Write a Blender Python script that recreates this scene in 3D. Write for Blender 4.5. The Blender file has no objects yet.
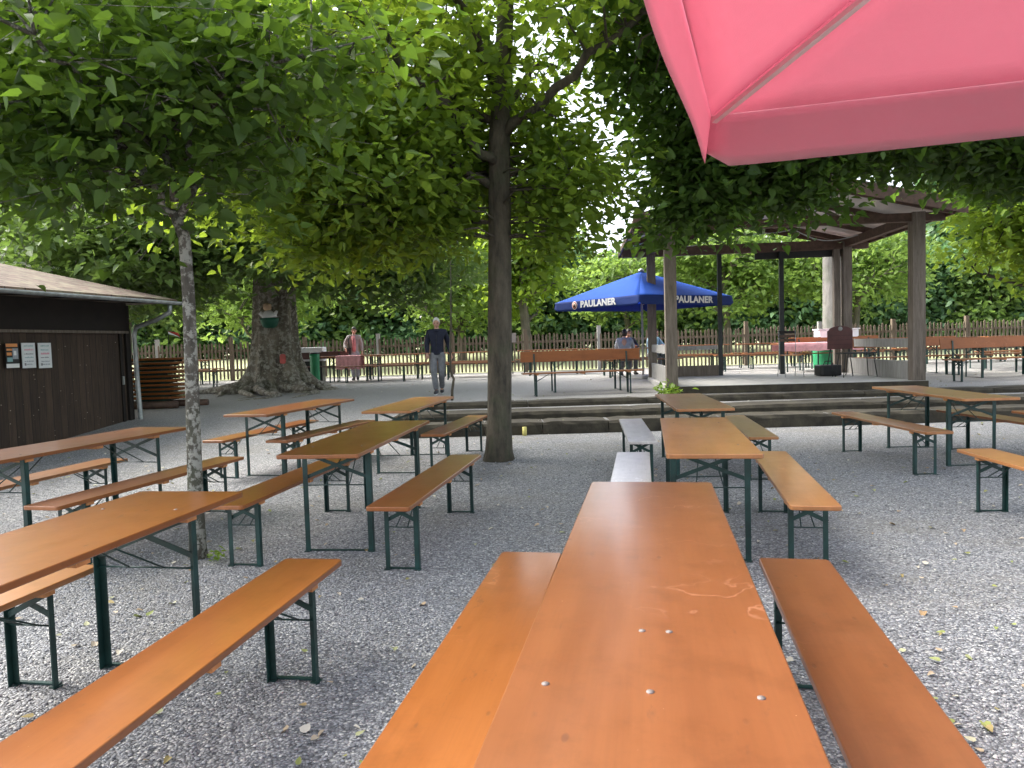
import bpy, bmesh, math, random
import numpy as np
from mathutils import Vector, Matrix
random.seed(7); RNG = np.random.default_rng(11)
PI = math.pi
sc = bpy.context.scene
COL = sc.collection

# ------------------------------------------------------------------ object helpers
def link(o, parent=None):
    COL.objects.link(o)
    if parent is not None: o.parent = parent
    return o
def tag(o, label=None, cat=None, group=None, kind=None):
    if label: o['label'] = label
    if cat: o['category'] = cat
    if group: o['group'] = group
    if kind: o['kind'] = kind
    return o
def empty(name, loc=(0, 0, 0), rz=0, label=None, cat=None, group=None):
    o = bpy.data.objects.new(name, None); o.empty_display_size = .2
    o.location = loc; o.rotation_euler = (0, 0, rz); link(o)
    return tag(o, label, cat, group)
def copy_tree(o, parent=None):
    c = o.copy(); link(c, parent)
    for ch in list(o.children): copy_tree(ch, c)
    return c

class MB:
    """collects shapes; build() links them as ONE mesh object"""
    def __init__(s): s.v = []; s.f = []; s.sm = []; s.mi = []
    def add(s, vs, fs, smooth=False, mi=0):
        b = len(s.v); s.v += [tuple(p) for p in vs]
        s.f += [tuple(b + i for i in f) for f in fs]; s.sm += [smooth] * len(fs); s.mi += [mi] * len(fs)
        return s
    def box(s, x0, x1, y0, y1, z0, z1, mi=0):
        v = [(x, y, z) for z in (z0, z1) for y in (y0, y1) for x in (x0, x1)]
        return s.add(v, [(0, 2, 3, 1), (4, 5, 7, 6), (0, 1, 5, 4), (2, 6, 7, 3), (0, 4, 6, 2), (1, 3, 7, 5)], False, mi)
    def bar(s, a, b, w, t, up=(0, 0, 1), mi=0):
        a = Vector(a); b = Vector(b); d = (b - a).normalized(); u = Vector(up)
        if abs(d.dot(u)) > .98: u = Vector((0, 1, 0))
        x = d.cross(u).normalized(); y = x.cross(d).normalized()
        v = []
        for p in (a, b):
            for sx, sy in ((-1, -1), (1, -1), (1, 1), (-1, 1)): v.append(p + x * sx * w / 2 + y * sy * t / 2)
        return s.add(v, [(3, 2, 1, 0), (4, 5, 6, 7), (0, 1, 5, 4), (1, 2, 6, 5), (2, 3, 7, 6), (3, 0, 4, 7)], False, mi)
    def tube(s, pts, rad, n=8, cap=True, mi=0, smooth=True, wob=0):
        pts = [Vector(p) for p in pts]; R = rad if isinstance(rad, (list, tuple)) else [rad] * len(pts)
        vs = []; ref = None
        for i, p in enumerate(pts):
            d = (pts[min(i + 1, len(pts) - 1)] - pts[max(i - 1, 0)]).normalized()
            if ref is None:
                ref = Vector((1, 0, 0)) if abs(d.x) < .8 else Vector((0, 1, 0))
            x = (ref - d * ref.dot(d)).normalized(); ref = x; y = d.cross(x)
            for k in range(n):
                a = 2 * PI * k / n; rr = R[i] * (1 + (random.uniform(-wob, wob) if wob else 0))
                vs.append(p + (x * math.cos(a) + y * math.sin(a)) * rr)
        fs = [(i * n + k, i * n + (k + 1) % n, (i + 1) * n + (k + 1) % n, (i + 1) * n + k) for i in range(len(pts) - 1) for k in range(n)]
        if cap: fs += [tuple(range(n - 1, -1, -1)), tuple((len(pts) - 1) * n + k for k in range(n))]
        return s.add(vs, fs, smooth, mi)
    def prism(s, poly, z0, z1, mi=0):
        n = len(poly); v = [(x, y, z0) for x, y in poly] + [(x, y, z1) for x, y in poly]
        return s.add(v, [tuple(range(n - 1, -1, -1)), tuple(range(n, 2 * n))] + [(i, (i + 1) % n, n + (i + 1) % n, n + i) for i in range(n)], False, mi)
    def plank(s, w, l, t, z, r=.02, c=.004, mi=0):
        """rounded-corner board centred on the origin, top at z"""
        def ring(q, zz):
            o = []
            for sx, sy, a0 in ((1, -1, -PI / 2), (1, 1, 0), (-1, 1, PI / 2), (-1, -1, PI)):
                for k in range(4):
                    a = a0 + k * PI / 6
                    o.append((sx * (w / 2 - r) + (r - q) * math.cos(a), sy * (l / 2 - r) + (r - q) * math.sin(a), zz))
            return o
        R = [ring(c, z - t), ring(0, z - t + c), ring(0, z - c), ring(c * .4, z - c * .3), ring(c, z)]
        n = 16; v = sum(R, [])
        f = [(i * n + k, i * n + (k + 1) % n, (i + 1) * n + (k + 1) % n, (i + 1) * n + k) for i in range(4) for k in range(n)]
        f += [tuple(range(n - 1, -1, -1)), tuple(4 * n + k for k in range(n))]
        return s.add(v, f, False, mi)
    def build(s, name, mat, parent=None, loc=None, rz=0):
        me = bpy.data.meshes.new(name); me.from_pydata(s.v, [], s.f)
        for p, q, m in zip(me.polygons, s.sm, s.mi): p.use_smooth = q; p.material_index = m
        for m in (mat if isinstance(mat, (list, tuple)) else [mat]): me.materials.append(m)
        me.update()
        o = bpy.data.objects.new(name, me); link(o, parent)
        if loc is not None: o.location = loc
        o.rotation_euler = (0, 0, rz)
        return o

# ------------------------------------------------------------------ materials
class NT:
    def __init__(s, name):
        s.m = bpy.data.materials.new(name); s.m.use_nodes = True; s.t = s.m.node_tree; s.n = s.t.nodes; s.n.clear()
        s.out = s.n.new('ShaderNodeOutputMaterial'); s.b = s.n.new('ShaderNodeBsdfPrincipled')
        s.t.links.new(s.b.outputs[0], s.out.inputs[0])
    def new(s, t, **k):
        n = s.n.new('ShaderNode' + t)
        for a, v in k.items():
            if a in n.inputs.keys() if isinstance(a, str) else False: n.inputs[a].default_value = v
            else: setattr(n, a, v)
        return n
    def l(s, a, b): s.t.links.new(a, b)
    def coord(s, kind='Object'):
        return s.new('TexCoord').outputs[kind]
    def world(s): return s.new('NewGeometry').outputs['Position']
    def map(s, src, scale):
        n = s.new('Mapping'); n.inputs['Scale'].default_value = scale; s.l(src, n.inputs[0]); return n.outputs[0]
    def noise(s, src, scale, detail=4, rough=.6, out='Fac'):
        n = s.new('TexNoise'); n.inputs['Scale'].default_value = scale; n.inputs['Detail'].default_value = detail; n.inputs['Roughness'].default_value = rough
        s.l(src, n.inputs['Vector']); return n.outputs[out]
    def vor(s, src, scale, feature='F1', out='Distance', rnd=1):
        n = s.new('TexVoronoi'); n.feature = feature; n.inputs['Scale'].default_value = scale; n.inputs['Randomness'].default_value = rnd
        s.l(src, n.inputs['Vector']); return n.outputs[out]
    def ramp(s, src, stops, interp='LINEAR'):
        n = s.new('ValToRGB'); n.color_ramp.interpolation = interp; e = n.color_ramp.elements
        while len(e) < len(stops): e.new(.5)
        for q, (p, c) in zip(e, stops):
            q.position = p; q.color = (c if len(c) == 4 else (*c, 1)) if isinstance(c, tuple) else (c, c, c, 1)
        s.l(src, n.inputs[0]); return n.outputs[0]
    def mix(s, f, a, b, mode='MIX'):
        n = s.new('Mix'); n.data_type = 'RGBA'; n.blend_type = mode
        for i, q in ((0, f), (6, a), (7, b)):
            if hasattr(q, 'links'): s.l(q, n.inputs[i])
            elif i == 0: n.inputs[0].default_value = q
            else: n.inputs[i].default_value = (*q, 1) if len(q) == 3 else q
        return n.outputs[2]
    def math(s, op, a, b=0):
        n = s.new('Math'); n.operation = op
        for i, q in ((0, a), (1, b)):
            if hasattr(q, 'links'): s.l(q, n.inputs[i])
            else: n.inputs[i].default_value = q
        return n.outputs[0]
    def bump(s, h, strength=.3, dist=.01):
        n = s.new('Bump'); n.inputs['Strength'].default_value = strength; n.inputs['Distance'].default_value = dist
        s.l(h, n.inputs['Height']); s.l(n.outputs[0], s.b.inputs['Normal'])
    def col(s, c):
        if hasattr(c, 'links'): s.l(c, s.b.inputs['Base Color'])
        else: s.b.inputs['Base Color'].default_value = (*c, 1)
    def rough(s, r):
        if hasattr(r, 'links'): s.l(r, s.b.inputs['Roughness'])
        else: s.b.inputs['Roughness'].default_value = r

def plain(name, c, rough=.6, var=.25, scale=6, metal=0, bump=0, spec=None):
    t = NT(name); w = t.coord(); n = t.noise(w, scale, 5)
    a = tuple(q * (1 - var) for q in c); b = tuple(min(1, q * (1 + var)) for q in c)
    t.col(t.ramp(n, [(.3, a), (.7, b)])); t.rough(rough); t.b.inputs['Metallic'].default_value = metal
    if spec is not None: t.b.inputs['Specular IOR Level'].default_value = spec
    if bump: t.bump(t.noise(w, scale * 6, 4), bump, .01)
    return t.m

def wood_paint(name, c1, c2, rough=(.24, .42), coat=.5):
    """orange lacquered beer-garden boards with dents, stains and scratches"""
    t = NT(name); o = t.coord(); oi = t.new('ObjectInfo')
    add = t.new('VectorMath'); add.operation = 'ADD'
    sc_ = t.new('VectorMath'); sc_.operation = 'SCALE'; sc_.inputs[0].default_value = (13, 29, 7); t.l(oi.outputs['Random'], sc_.inputs['Scale'])
    t.l(o, add.inputs[0]); t.l(sc_.outputs[0], add.inputs[1]); v = add.outputs[0]
    base = t.mix(t.ramp(t.noise(t.map(v, (5, .7, 5)), 1.3, 5, .65), [(.32, 0.), (.7, 1.)]), c1, c2)
    grain = t.noise(t.map(v, (60, 1.6, 20)), 1.5, 6, .7)
    base = t.mix(t.math('MULTIPLY', t.ramp(grain, [(.45, 0.), (.75, 1.)]), .22), base, tuple(q * .6 for q in c1))
    # dark dents
    sp = t.ramp(t.vor(t.map(v, (9, 4, 9)), 1), [(.0, 1.), (.045, .9), (.075, 0.)])
    base = t.mix(t.math('MULTIPLY', sp, t.math('MULTIPLY', t.noise(v, 3, 2), .95)), base, (.07, .03, .018))
    # pale chips
    ch = t.ramp(t.vor(t.map(v, (14, 9, 9)), 1.0), [(.0, 1.), (.028, 0.)], 'EASE')
    base = t.mix(t.math('MULTIPLY', ch, .8), base, (.55, .42, .3))
    # curly scratches
    sn = t.noise(t.map(v, (3.5, 3.5, 3)), 1.6, 3, .5)
    cu = t.ramp(sn, [(.485, 0.), (.5, 1.), (.515, 0.)])
    msk = t.ramp(t.noise(v, 1.1, 2), [(.56, 0.), (.66, 1.)])
    scr = t.math('MULTIPLY', cu, msk)
    base = t.mix(t.math('MULTIPLY', scr, .6), base, tuple(min(1, q * 1.5 + .05) for q in c2))
    grime = t.ramp(t.noise(v, 5.5, 8, .78), [(.5, 0.), (.72, 1.)])
    base = t.mix(t.math('MULTIPLY', grime, .38), base, tuple(q * .45 for q in c1))
    sm = t.ramp(t.noise(t.map(v, (12, 3.2, 9)), 1.4, 5, .7), [(.64, 0.), (.70, 1.)])
    base = t.mix(t.math('MULTIPLY', sm, .45), base, (.08, .035, .02))
    hs = t.new('HueSaturation'); t.l(base, hs.inputs['Color'])
    mr = t.new('MapRange'); mr.inputs['To Min'].default_value = .82; mr.inputs['To Max'].default_value = 1.14; t.l(oi.outputs['Random'], mr.inputs['Value'])
    t.l(mr.outputs[0], hs.inputs['Value'])
    t.col(hs.outputs[0])
    rg = t.new('MapRange'); rg.inputs['To Min'].default_value = rough[0]; rg.inputs['To Max'].default_value = rough[1]
    t.l(t.noise(v, 2.4, 5, .7), rg.inputs['Value']); t.l(rg.outputs[0], t.b.inputs['Roughness'])
    h = t.math('ADD', t.math('MULTIPLY', t.noise(t.map(v, (30, 2, 10)), 1, 4), .25), t.math('MULTIPLY', t.noise(v, 7, 3), .9))
    h = t.math('SUBTRACT', h, t.math('MULTIPLY', sp, .6))
    t.bump(h, .12, .006)
    t.b.inputs['Coat Weight'].default_value = coat; t.b.inputs['Coat Roughness'].default_value = .15
    return t.m

M = {}
M['wood'] = wood_paint('orange_board', (.21, .066, .014), (.275, .094, .023))
M['wood_red'] = wood_paint('reddish_board', (.145, .050, .017), (.185, .068, .024))
M['wood_ochre'] = wood_paint('ochre_board', (.29, .115, .034), (.39, .170, .058))
M['edge'] = plain('cleat_wood', (.5, .22, .08), .6, .3, 14)
M['steel'] = plain('green_steel', (.008, .036, .032), .42, .5, 9, 0, .1)
M['dsteel'] = plain('dark_steel', (.012, .016, .016), .45, .5, 9)
M['zinc'] = plain('zinc', (.36, .38, .38), .45, .3, 8, .6)
M['bolt'] = plain('bolt_steel', (.17, .15, .14), .7, .3, 30, .2)
M['white'] = plain('white_plastic', (.72, .74, .76), .5, .08, 3)
M['pinkcloth'] = plain('pink_cloth', (.72, .36, .38), .8, .15, 14)
M['green'] = plain('green_plastic', (.02, .24, .10), .45, .2, 3)
M['black'] = plain('black_paint', (.015, .015, .016), .5, .3, 4)
M['skin'] = plain('skin', (.55, .31, .22), .55, .1, 9)
M['navy'] = plain('navy_jacket', (.010, .013, .03), .85, .3, 12, 0, .2)
M['greytr'] = plain('grey_trousers', (.16, .165, .18), .9, .25, 12, 0, .2)
M['beige'] = plain('beige_jacket', (.38, .34, .34), .9, .2, 12, 0, .2)
M['pinkshirt'] = plain('pink_top', (.50, .19, .20), .9, .2, 14)
M['ltgrey'] = plain('light_grey_cloth', (.35, .37, .42), .9, .2, 12)
M['ltblue'] = plain('light_blue_cloth', (.30, .48, .62), .9, .2, 12)
M['hairw'] = plain('white_hair', (.62, .60, .57), .7, .15, 30)
M['hairb'] = plain('dark_hair', (.025, .014, .010), .6, .3, 30)
M['shoe'] = plain('shoe_black', (.02, .02, .025), .5, .3, 20)
M['sole'] = plain('shoe_sole', (.7, .7, .7), .6, .1, 20)

def bark(name, c1, c2, scale=9, blotch=None, bumpd=.03, st=1.0):
    t = NT(name); o = t.world(); v = t.map(o, (1, 1, .32))
    n = t.noise(v, scale, 8, .7)
    base = t.ramp(n, [(.3, c1), (.68, c2)])
    base = t.mix(t.math('MULTIPLY', t.ramp(t.noise(o, 2.2, 4), [(.5, 0.), (.68, 1.)]), .4), base, (.06, .085, .035))
    if blotch:
        bl = t.ramp(t.math('ADD', t.noise(o, 26 if scale > 12 else 14, 5, .65), t.math('MULTIPLY', t.noise(o, 6, 2), .5)), [(.74, 0.), (.83, 1.)])
        base = t.mix(t.math('MULTIPLY', bl, .85), base, blotch)
    t.col(base); t.rough(.9)
    t.bump(t.math('ADD', t.noise(v, scale * 2.2, 8, .75), t.math('MULTIPLY', t.vor(v, scale * 1.6), .6)), st, bumpd)
    return t.m
M['bark_mid'] = bark('bark_grey_brown', (.03, .026, .018), (.115, .097, .068), 10)
M['bark_young'] = bark('bark_lichen', (.03, .026, .02), (.11, .10, .08), 14, (.30, .30, .26), .012)
M['bark_big'] = bark('bark_old', (.06, .05, .038), (.30, .26, .20), 4, (.42, .40, .34), .08)
M['bark_far'] = bark('bark_far', (.05, .045, .035), (.16, .14, .11), 5)
M['bark_pale'] = bark('bark_pale', (.12, .115, .105), (.25, .24, .22), 5)
M['twig'] = plain('twig_bark', (.028, .022, .016), .9, .4, 12)

def leafmat(name, c1, c2, trans, tw=.5, gloss=.35):
    t = NT(name); g = t.new('NewGeometry')
    f = g.outputs['Random Per Island']
    base = t.ramp(f, [(0., c1), (.75, c2), (1., tuple(q * 1.25 for q in c2))])
    t.col(base); t.rough(.5); t.b.inputs['Specular IOR Level'].default_value = gloss
    tr = t.new('BsdfTranslucent'); hs = t.mix(.0, base, base)
    t.l(t.mix(f, trans, tuple(q * .75 for q in trans)), tr.inputs['Color'])
    mx = t.new('MixShader'); mx.inputs[0].default_value = tw
    t.l(t.b.outputs[0], mx.inputs[1]); t.l(tr.outputs[0], mx.inputs[2]); t.l(mx.outputs[0], t.out.inputs[0])
    return t.m
M['leaf_mid'] = leafmat('leaf_mid_green', (.06, .12, .018), (.12, .20, .028), (.36, .50, .045), .55)
M['leaf_young'] = leafmat('leaf_deep_green', (.035, .078, .016), (.07, .13, .024), (.16, .28, .025), .46)
M['leaf_dark'] = leafmat('leaf_dark_green', (.03, .07, .016), (.065, .12, .024), (.17, .31, .03), .45)
M['leaf_yellow'] = leafmat('leaf_yellow_green', (.09, .165, .04), (.17, .26, .065), (.34, .50, .10), .5)
M['leaf_blue'] = leafmat('leaf_cool_green', (.07, .14, .07), (.14, .24, .115), (.18, .36, .12), .4)
M['leaf_far'] = leafmat('leaf_far_green', (.065, .12, .035), (.13, .20, .06), (.24, .38, .07), .42)

def gravel():
    t = NT('gravel'); w = t.world()
    d = t.noise(w, 30, 2, .5, 'Color')
    mixv = t.new('VectorMath'); mixv.operation = 'MULTIPLY_ADD'; mixv.inputs[1].default_value = (.015, .015, .015)
    t.l(d, mixv.inputs[0]); t.l(w, mixv.inputs[2]); v = mixv.outputs[0]
    n = t.new('TexVoronoi'); n.inputs['Scale'].default_value = 78; t.l(v, n.inputs['Vector'])
    cell = n.outputs['Color']; dist = n.outputs['Distance']
    sep = t.new('SeparateColor'); t.l(cell, sep.inputs[0])
    stone = t.ramp(sep.outputs[0], [(0., (.11, .114, .122)), (.35, (.22, .227, .243)), (.7, (.33, .34, .36)), (.92, (.46, .46, .455)), (1., (.66, .65, .62))])
    stone = t.mix(t.math('MULTIPLY', t.ramp(dist, [(.35, 0.), (.75, 1.)]), .6), stone, (.07, .07, .07))
    dirt = t.ramp(t.noise(w, .55, 6, .7), [(.48, 0.), (.72, 1.)])
    fine = t.ramp(t.noise(w, 7, 6, .75), [(.42, 0.), (.7, 1.)])
    base = t.mix(t.math('MULTIPLY', dirt, .45), stone, (.24, .22, .185))
    base = t.mix(t.math('MULTIPLY', t.math('MULTIPLY', fine, dirt), .55), base, (.10, .095, .065))
    # pale band on the upper terrace
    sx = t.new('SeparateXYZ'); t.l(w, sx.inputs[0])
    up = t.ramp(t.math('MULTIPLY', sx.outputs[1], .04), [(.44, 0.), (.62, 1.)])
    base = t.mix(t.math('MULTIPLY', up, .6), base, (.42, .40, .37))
    t.col(base); t.rough(.85)
    h = t.math('SUBTRACT', t.math('MULTIPLY', sep.outputs[1], .7), t.math('MULTIPLY', dist, 1.3))
    t.bump(h, .9, .012)
    return t.m
M['gravel'] = gravel()
def meadow():
    t = NT('meadow_grass'); w = t.world()
    a = t.ramp(t.noise(w, .35, 6, .7), [(.3, (.24, .31, .11)), (.55, (.38, .40, .22)), (.75, (.19, .30, .08))])
    b = t.noise(w, 9, 6, .8)
    t.col(t.mix(t.math('MULTIPLY', b, .5), a, (.52, .48, .30))); t.rough(.95); t.bump(b, .8, .08); return t.m
M['meadow'] = meadow()
def boards(name, c1, c2, freq, axis='X', speck=False, rough=.75):
    t = NT(name); o = t.coord()
    sx = t.new('SeparateXYZ'); t.l(o, sx.inputs[0]); u = t.math('MULTIPLY', sx.outputs[axis], freq)
    fr = t.math('FRACT', u); fl = t.math('FLOOR', u)
    wn = t.new('TexWhiteNoise'); wn.noise_dimensions = '1D'; t.l(fl, wn.inputs['W'])
    g = t.noise(t.map(o, (18, 18, 1.2)), 1.5, 8, .75)
    base = t.ramp(g, [(.3, c1), (.72, c2)])
    mv = t.new('MapRange'); mv.inputs['To Min'].default_value = .7; mv.inputs['To Max'].default_value = 1.2; t.l(wn.outputs['Value'], mv.inputs['Value'])
    hs = t.new('HueSaturation'); t.l(base, hs.inputs['Color']); t.l(mv.outputs[0], hs.inputs['Value']); base = hs.outputs[0]
    gap = t.ramp(fr, [(0., 1.), (.05, 0.), (.95, 0.), (1., 1.)])
    base = t.mix(gap, base, (.004, .003, .003))
    if speck:
        sp = t.ramp(t.vor(t.map(o, (1, 6, 9)), 1.3), [(.0, 1.), (.06, 1.), (.085, 0.)])
        base = t.mix(t.math('MULTIPLY', sp, t.ramp(t.noise(o, 1.2, 2), [(.45, 0.), (.55, 1.)])), base, (.5, .42, .34))
    t.col(base); t.rough(rough); t.bump(t.math('SUBTRACT', g, t.math('MULTIPLY', gap, 2)), .5, .008)
    return t.m
M['shed_wood'] = boards('dark_shed_boards', (.026, .016, .010), (.085, .052, .034), 7, 'Y', True)
M['shed_dark'] = plain('near_black_boards', (.012, .008, .006), .8, .3, 5)  # plain near-black tone for shed parts, sign grooves and a chair slat
M['brownwood'] = plain('brown_timber', (.085, .048, .033), .7, .4, 10, 0, .3)
M['greywood'] = None
def greywood(name, c1, c2):
    t = NT(name); o = t.coord(); g = t.noise(t.map(o, (14, 14, 1.3)), 1.6, 8, .75)
    b = t.ramp(g, [(.28, c1), (.72, c2)]); t.col(b); t.rough(.85); t.bump(g, .6, .012); return t.m
M['greywood'] = greywood('weathered_timber', (.07, .055, .042), (.24, .20, .165))
M['palegrey'] = greywood('pale_weathered_board', (.20, .19, .18), (.42, .41, .39))
M['sleeper'] = plain('old_sleeper', (.042, .036, .024), .9, .55, 5, 0, .8)
M['sleeper_top'] = M['sleeper']
M['fence'] = greywood('fence_wood', (.07, .052, .036), (.20, .155, .11))
M['concrete'] = plain('stage_concrete', (.42, .41, .39), .85, .14, 3, 0, .3)
M['shingle'] = None
def shingle():
    t = NT('roof_shingles'); o = t.coord(); b = t.new('TexBrick'); b.inputs['Scale'].default_value = 1
    b.inputs['Brick Width'].default_value = .34; b.inputs['Row Height'].default_value = .17; b.inputs['Mortar Size'].default_value = .012
    b.inputs['Color1'].default_value = (.13, .085, .065, 1); b.inputs['Color2'].default_value = (.09, .06, .045, 1); b.inputs['Mortar'].default_value = (.02, .015, .012, 1)
    sx = t.new('SeparateXYZ'); t.l(o, sx.inputs[0]); cx = t.new('CombineXYZ'); t.l(sx.outputs[1], cx.inputs[0]); t.l(sx.outputs[0], cx.inputs[1]); t.l(cx.outputs[0], b.inputs['Vector'])
    c = t.mix(t.math('MULTIPLY', t.ramp(t.noise(o, 3.5, 7, .75), [(.45, 0.), (.65, 1.)]), .8), b.outputs[0], (.20, .18, .12))
    c = t.mix(t.math('MULTIPLY', t.ramp(t.noise(o, 12, 4, .75), [(.62, 0.), (.7, 1.)]), .7), c, (.30, .17, .09))
    t.col(c); t.rough(.9); t.bump(b.outputs[1], -.6, .02); return t.m
M['shingle'] = shingle()
M['sheet'] = plain('corrugated_sheet', (.64, .61, .58), .5, .15, 2)
def fabric(name, c, tr, w=.5):
    t = NT(name); n = t.noise(t.coord(), 3, 5); t.col(t.ramp(n, [(.3, tuple(q * .93 for q in c)), (.7, c)])); t.rough(.8)
    wv = t.math('ADD', t.math('MULTIPLY', t.noise(t.coord(), 260, 2), .08), t.noise(t.map(t.coord(), (1.2, 1.2, 3)), 2.6, 3, .5)); t.bump(wv, .45, .035)
    q = t.new('BsdfTranslucent'); q.inputs[0].default_value = (*tr, 1); mx = t.new('MixShader'); mx.inputs[0].default_value = w
    t.l(t.b.outputs[0], mx.inputs[1]); t.l(q.outputs[0], mx.inputs[2]); t.l(mx.outputs[0], t.out.inputs[0]); return t.m
M['pinkpar'] = fabric('pink_canvas', (.62, .40, .44), (.70, .29, .37), .5)
M['ribm'] = plain('pale_rib', (.62, .50, .50), .6, .05, 3)
M['bluepar'] = fabric('blue_canvas', (.02, .12, .58), (.03, .18, .75), .35)
M['blueval'] = fabric('blue_valance', (.015, .045, .22), (.02, .06, .30), .25)
M['txtwhite'] = plain('white_print', (.8, .8, .8), .7, .03, 2)
M['red'] = plain('red_print', (.5, .05, .04), .7, .1, 2)
M['orangep'] = plain('orange_print', (.75, .30, .10), .7, .15, 8)
M['tealp'] = plain('teal_print', (.25, .42, .45), .7, .1, 8)
M['pinkp'] = plain('pink_print', (.70, .30, .38), .7, .1, 8)
M['grey'] = plain('grey_print', (.25, .25, .27), .7, .1, 8)
M['weed'] = leafmat('weed_leaf', (.08, .15, .02), (.18, .28, .04), (.3, .45, .05), .4)
M['litter'] = None
t_ = NT('fallen_leaves'); t_.col(t_.ramp(t_.new('NewGeometry').outputs['Random Per Island'], [(0., (.45, .43, .30)), (.3, (.22, .26, .07)), (.6, (.30, .20, .10)), (1., (.6, .57, .48))])); t_.rough(.8); M['litter'] = t_.m
t_ = NT('pebbles'); t_.col(t_.ramp(t_.new('NewGeometry').outputs['Random Per Island'], [(0., (.10, .102, .108)), (.4, (.22, .227, .245)), (.75, (.34, .35, .37)), (.95, (.48, .48, .475)), (1., (.70, .69, .66))])); t_.rough(.8); M['pebble'] = t_.m

# ------------------------------------------------------------------ terrain
def ss(a, b, x):
    t = min(1, max(0, (x - a) / (b - a))); return t * t * (3 - 2 * t)
def gh(x, y):
    st = .19 * ss(12.15, 12.2, y) + .11 * ss(12.75, 12.8, y) + .095 * ss(13.9, 13.95, y)
    rp = .395 * ss(10.2, 15.8, y)
    a = ss(-2.5, -1.95, x)
    h = a * st + (1 - a) * rp
    h += .115 * ss(14.2, 21, y)
    h += .62 * ss(26.5, 43, y) * (1 - .35 * ss(8, 20, x))
    return h
xs = sorted(set([-160, -110, -80, -60, -45, -35, -28, -22, -18] + [round(-15 + .35 * i, 2) for i in range(100)] + [22, 25, 30, 38, 50, 70, 100, 160]))
ys = [-25, -12, -6, -2, 0, 2, 4, 6, 8, 9, 9.5] + [round(10 + .3 * i, 2) for i in range(7)] + [12.1, 12.15, 12.2, 12.4, 12.7, 12.75, 12.8, 13.1, 13.5, 13.85, 13.9, 13.95, 14.2, 14.6] + \
     [15 + .5 * i for i in range(24)] + [27.5, 29, 31, 33, 36, 39, 42, 45, 48, 55, 70, 100, 150, 260]
def sheet(name, xs, ys, mat, dz=0, bumpy=0):
    v = [(x, y, gh(x, y) + dz + (random.uniform(-bumpy, bumpy) if bumpy else 0)) for y in ys for x in xs]; n = len(xs)
    f = [(j * n + i, j * n + i + 1, (j + 1) * n + i + 1, (j + 1) * n + i) for j in range(len(ys) - 1) for i in range(n - 1)]
    o = MB().add(v, f, True).build(name, mat); o['kind'] = 'structure'; return o
sheet('gravel_ground', xs, ys, M['gravel'])
sheet('meadow', xs, [25.6] + [y for y in ys if y > 25.7], M['meadow'], .02)

# pebbles scattered on the near gravel
def numpy_mesh(name, verts, faces_flat, nloops, mat, smooth=False):
    me = bpy.data.meshes.new(name)
    nf = len(faces_flat) // nloops
    me.vertices.add(len(verts)); me.vertices.foreach_set('co', np.ascontiguousarray(verts, dtype=np.float32).ravel())
    me.loops.add(len(faces_flat)); me.loops.foreach_set('vertex_index', np.ascontiguousarray(faces_flat, dtype=np.int32))
    me.polygons.add(nf); me.polygons.foreach_set('loop_start', np.arange(0, nf * nloops, nloops, dtype=np.int32))
    me.polygons.foreach_set('loop_total', np.full(nf, nloops, dtype=np.int32))
    me.materials.append(mat); me.update(calc_edges=True); me.validate()
    if smooth: me.polygons.foreach_set('use_smooth', [True] * nf)
    return bpy.data.objects.new(name, me)
N = 52000
yy = 1.1 + 8.5 * RNG.random(N) ** 1.5; xx = (RNG.random(N) * 2 - 1) * (.72 * yy + .4)
s_ = .0038 + .0055 * RNG.random(N) ** 2
octv = np.array([(1, 0, 0), (0, 1, 0), (-1, 0, 0), (0, -1, 0), (0, 0, .7), (0, 0, -.5)])
ang = RNG.random(N) * 6.28; ca, sa = np.cos(ang), np.sin(ang)
vv = octv[None] * (1 + .45 * (RNG.random((N, 6, 3)) - .5)) * s_[:, None, None] * np.stack([1 + .5 * RNG.random(N), np.ones(N), .8 + .3 * RNG.random(N)], 1)[:, None]
vx = vv[..., 0] * ca[:, None] - vv[..., 1] * sa[:, None] + xx[:, None]; vy = vv[..., 0] * sa[:, None] + vv[..., 1] * ca[:, None] + yy[:, None]
vz = vv[..., 2] + (s_ * .35)[:, None]
V = np.stack([vx, vy, vz], 2).reshape(-1, 3)
ot = np.array([(0, 1, 4), (1, 2, 4), (2, 3, 4), (3, 0, 4), (1, 0, 5), (2, 1, 5), (3, 2, 5), (0, 3, 5)])
Fc = (ot[None] + (np.arange(N) * 6)[:, None, None]).ravel()
tag(link(numpy_mesh('loose_pebbles', V, Fc, 3, M['pebble'])), 'loose grey pebbles on the near gravel', 'gravel', kind='stuff')

# ------------------------------------------------------------------ leaves & trees
def leaf_arrays(P_, L, out, tilt=.55, droop=.35, wide=.8):
    """P_ (n,3) positions, L (n,) lengths, out (n,3) outward hints -> verts for 6-vertex folded leaves"""
    n = len(P_)
    nrm = np.array([0, 0, 1.]) + tilt * RNG.normal(size=(n, 3)); nrm /= np.linalg.norm(nrm, axis=1)[:, None]
    d = out + RNG.normal(size=(n, 3)) * .8; d[:, 2] -= droop
    d -= nrm * (d * nrm).sum(1)[:, None]; d /= np.linalg.norm(d, axis=1)[:, None] + 1e-6
    s = np.cross(nrm, d)
    w = wide * (.85 + .3 * RNG.random(n)); fold = .16 + .14 * RNG.random(n)
    curl = RNG.normal(size=n) * .22 - .1
    t = [(.07, 0), (-.05, .24), (.22, .50), (.62, .37), (1.08, 0), (.62, -.37), (.22, -.50), (-.05, -.24)]
    vs = []
    for a, b in t:
        vs.append(P_ + d * (L * a)[:, None] + s * (L * b * w)[:, None] + nrm * (L * (fold * abs(b) * 1.5 + curl * a * a))[:, None])
    return np.stack(vs, 1)
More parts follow.
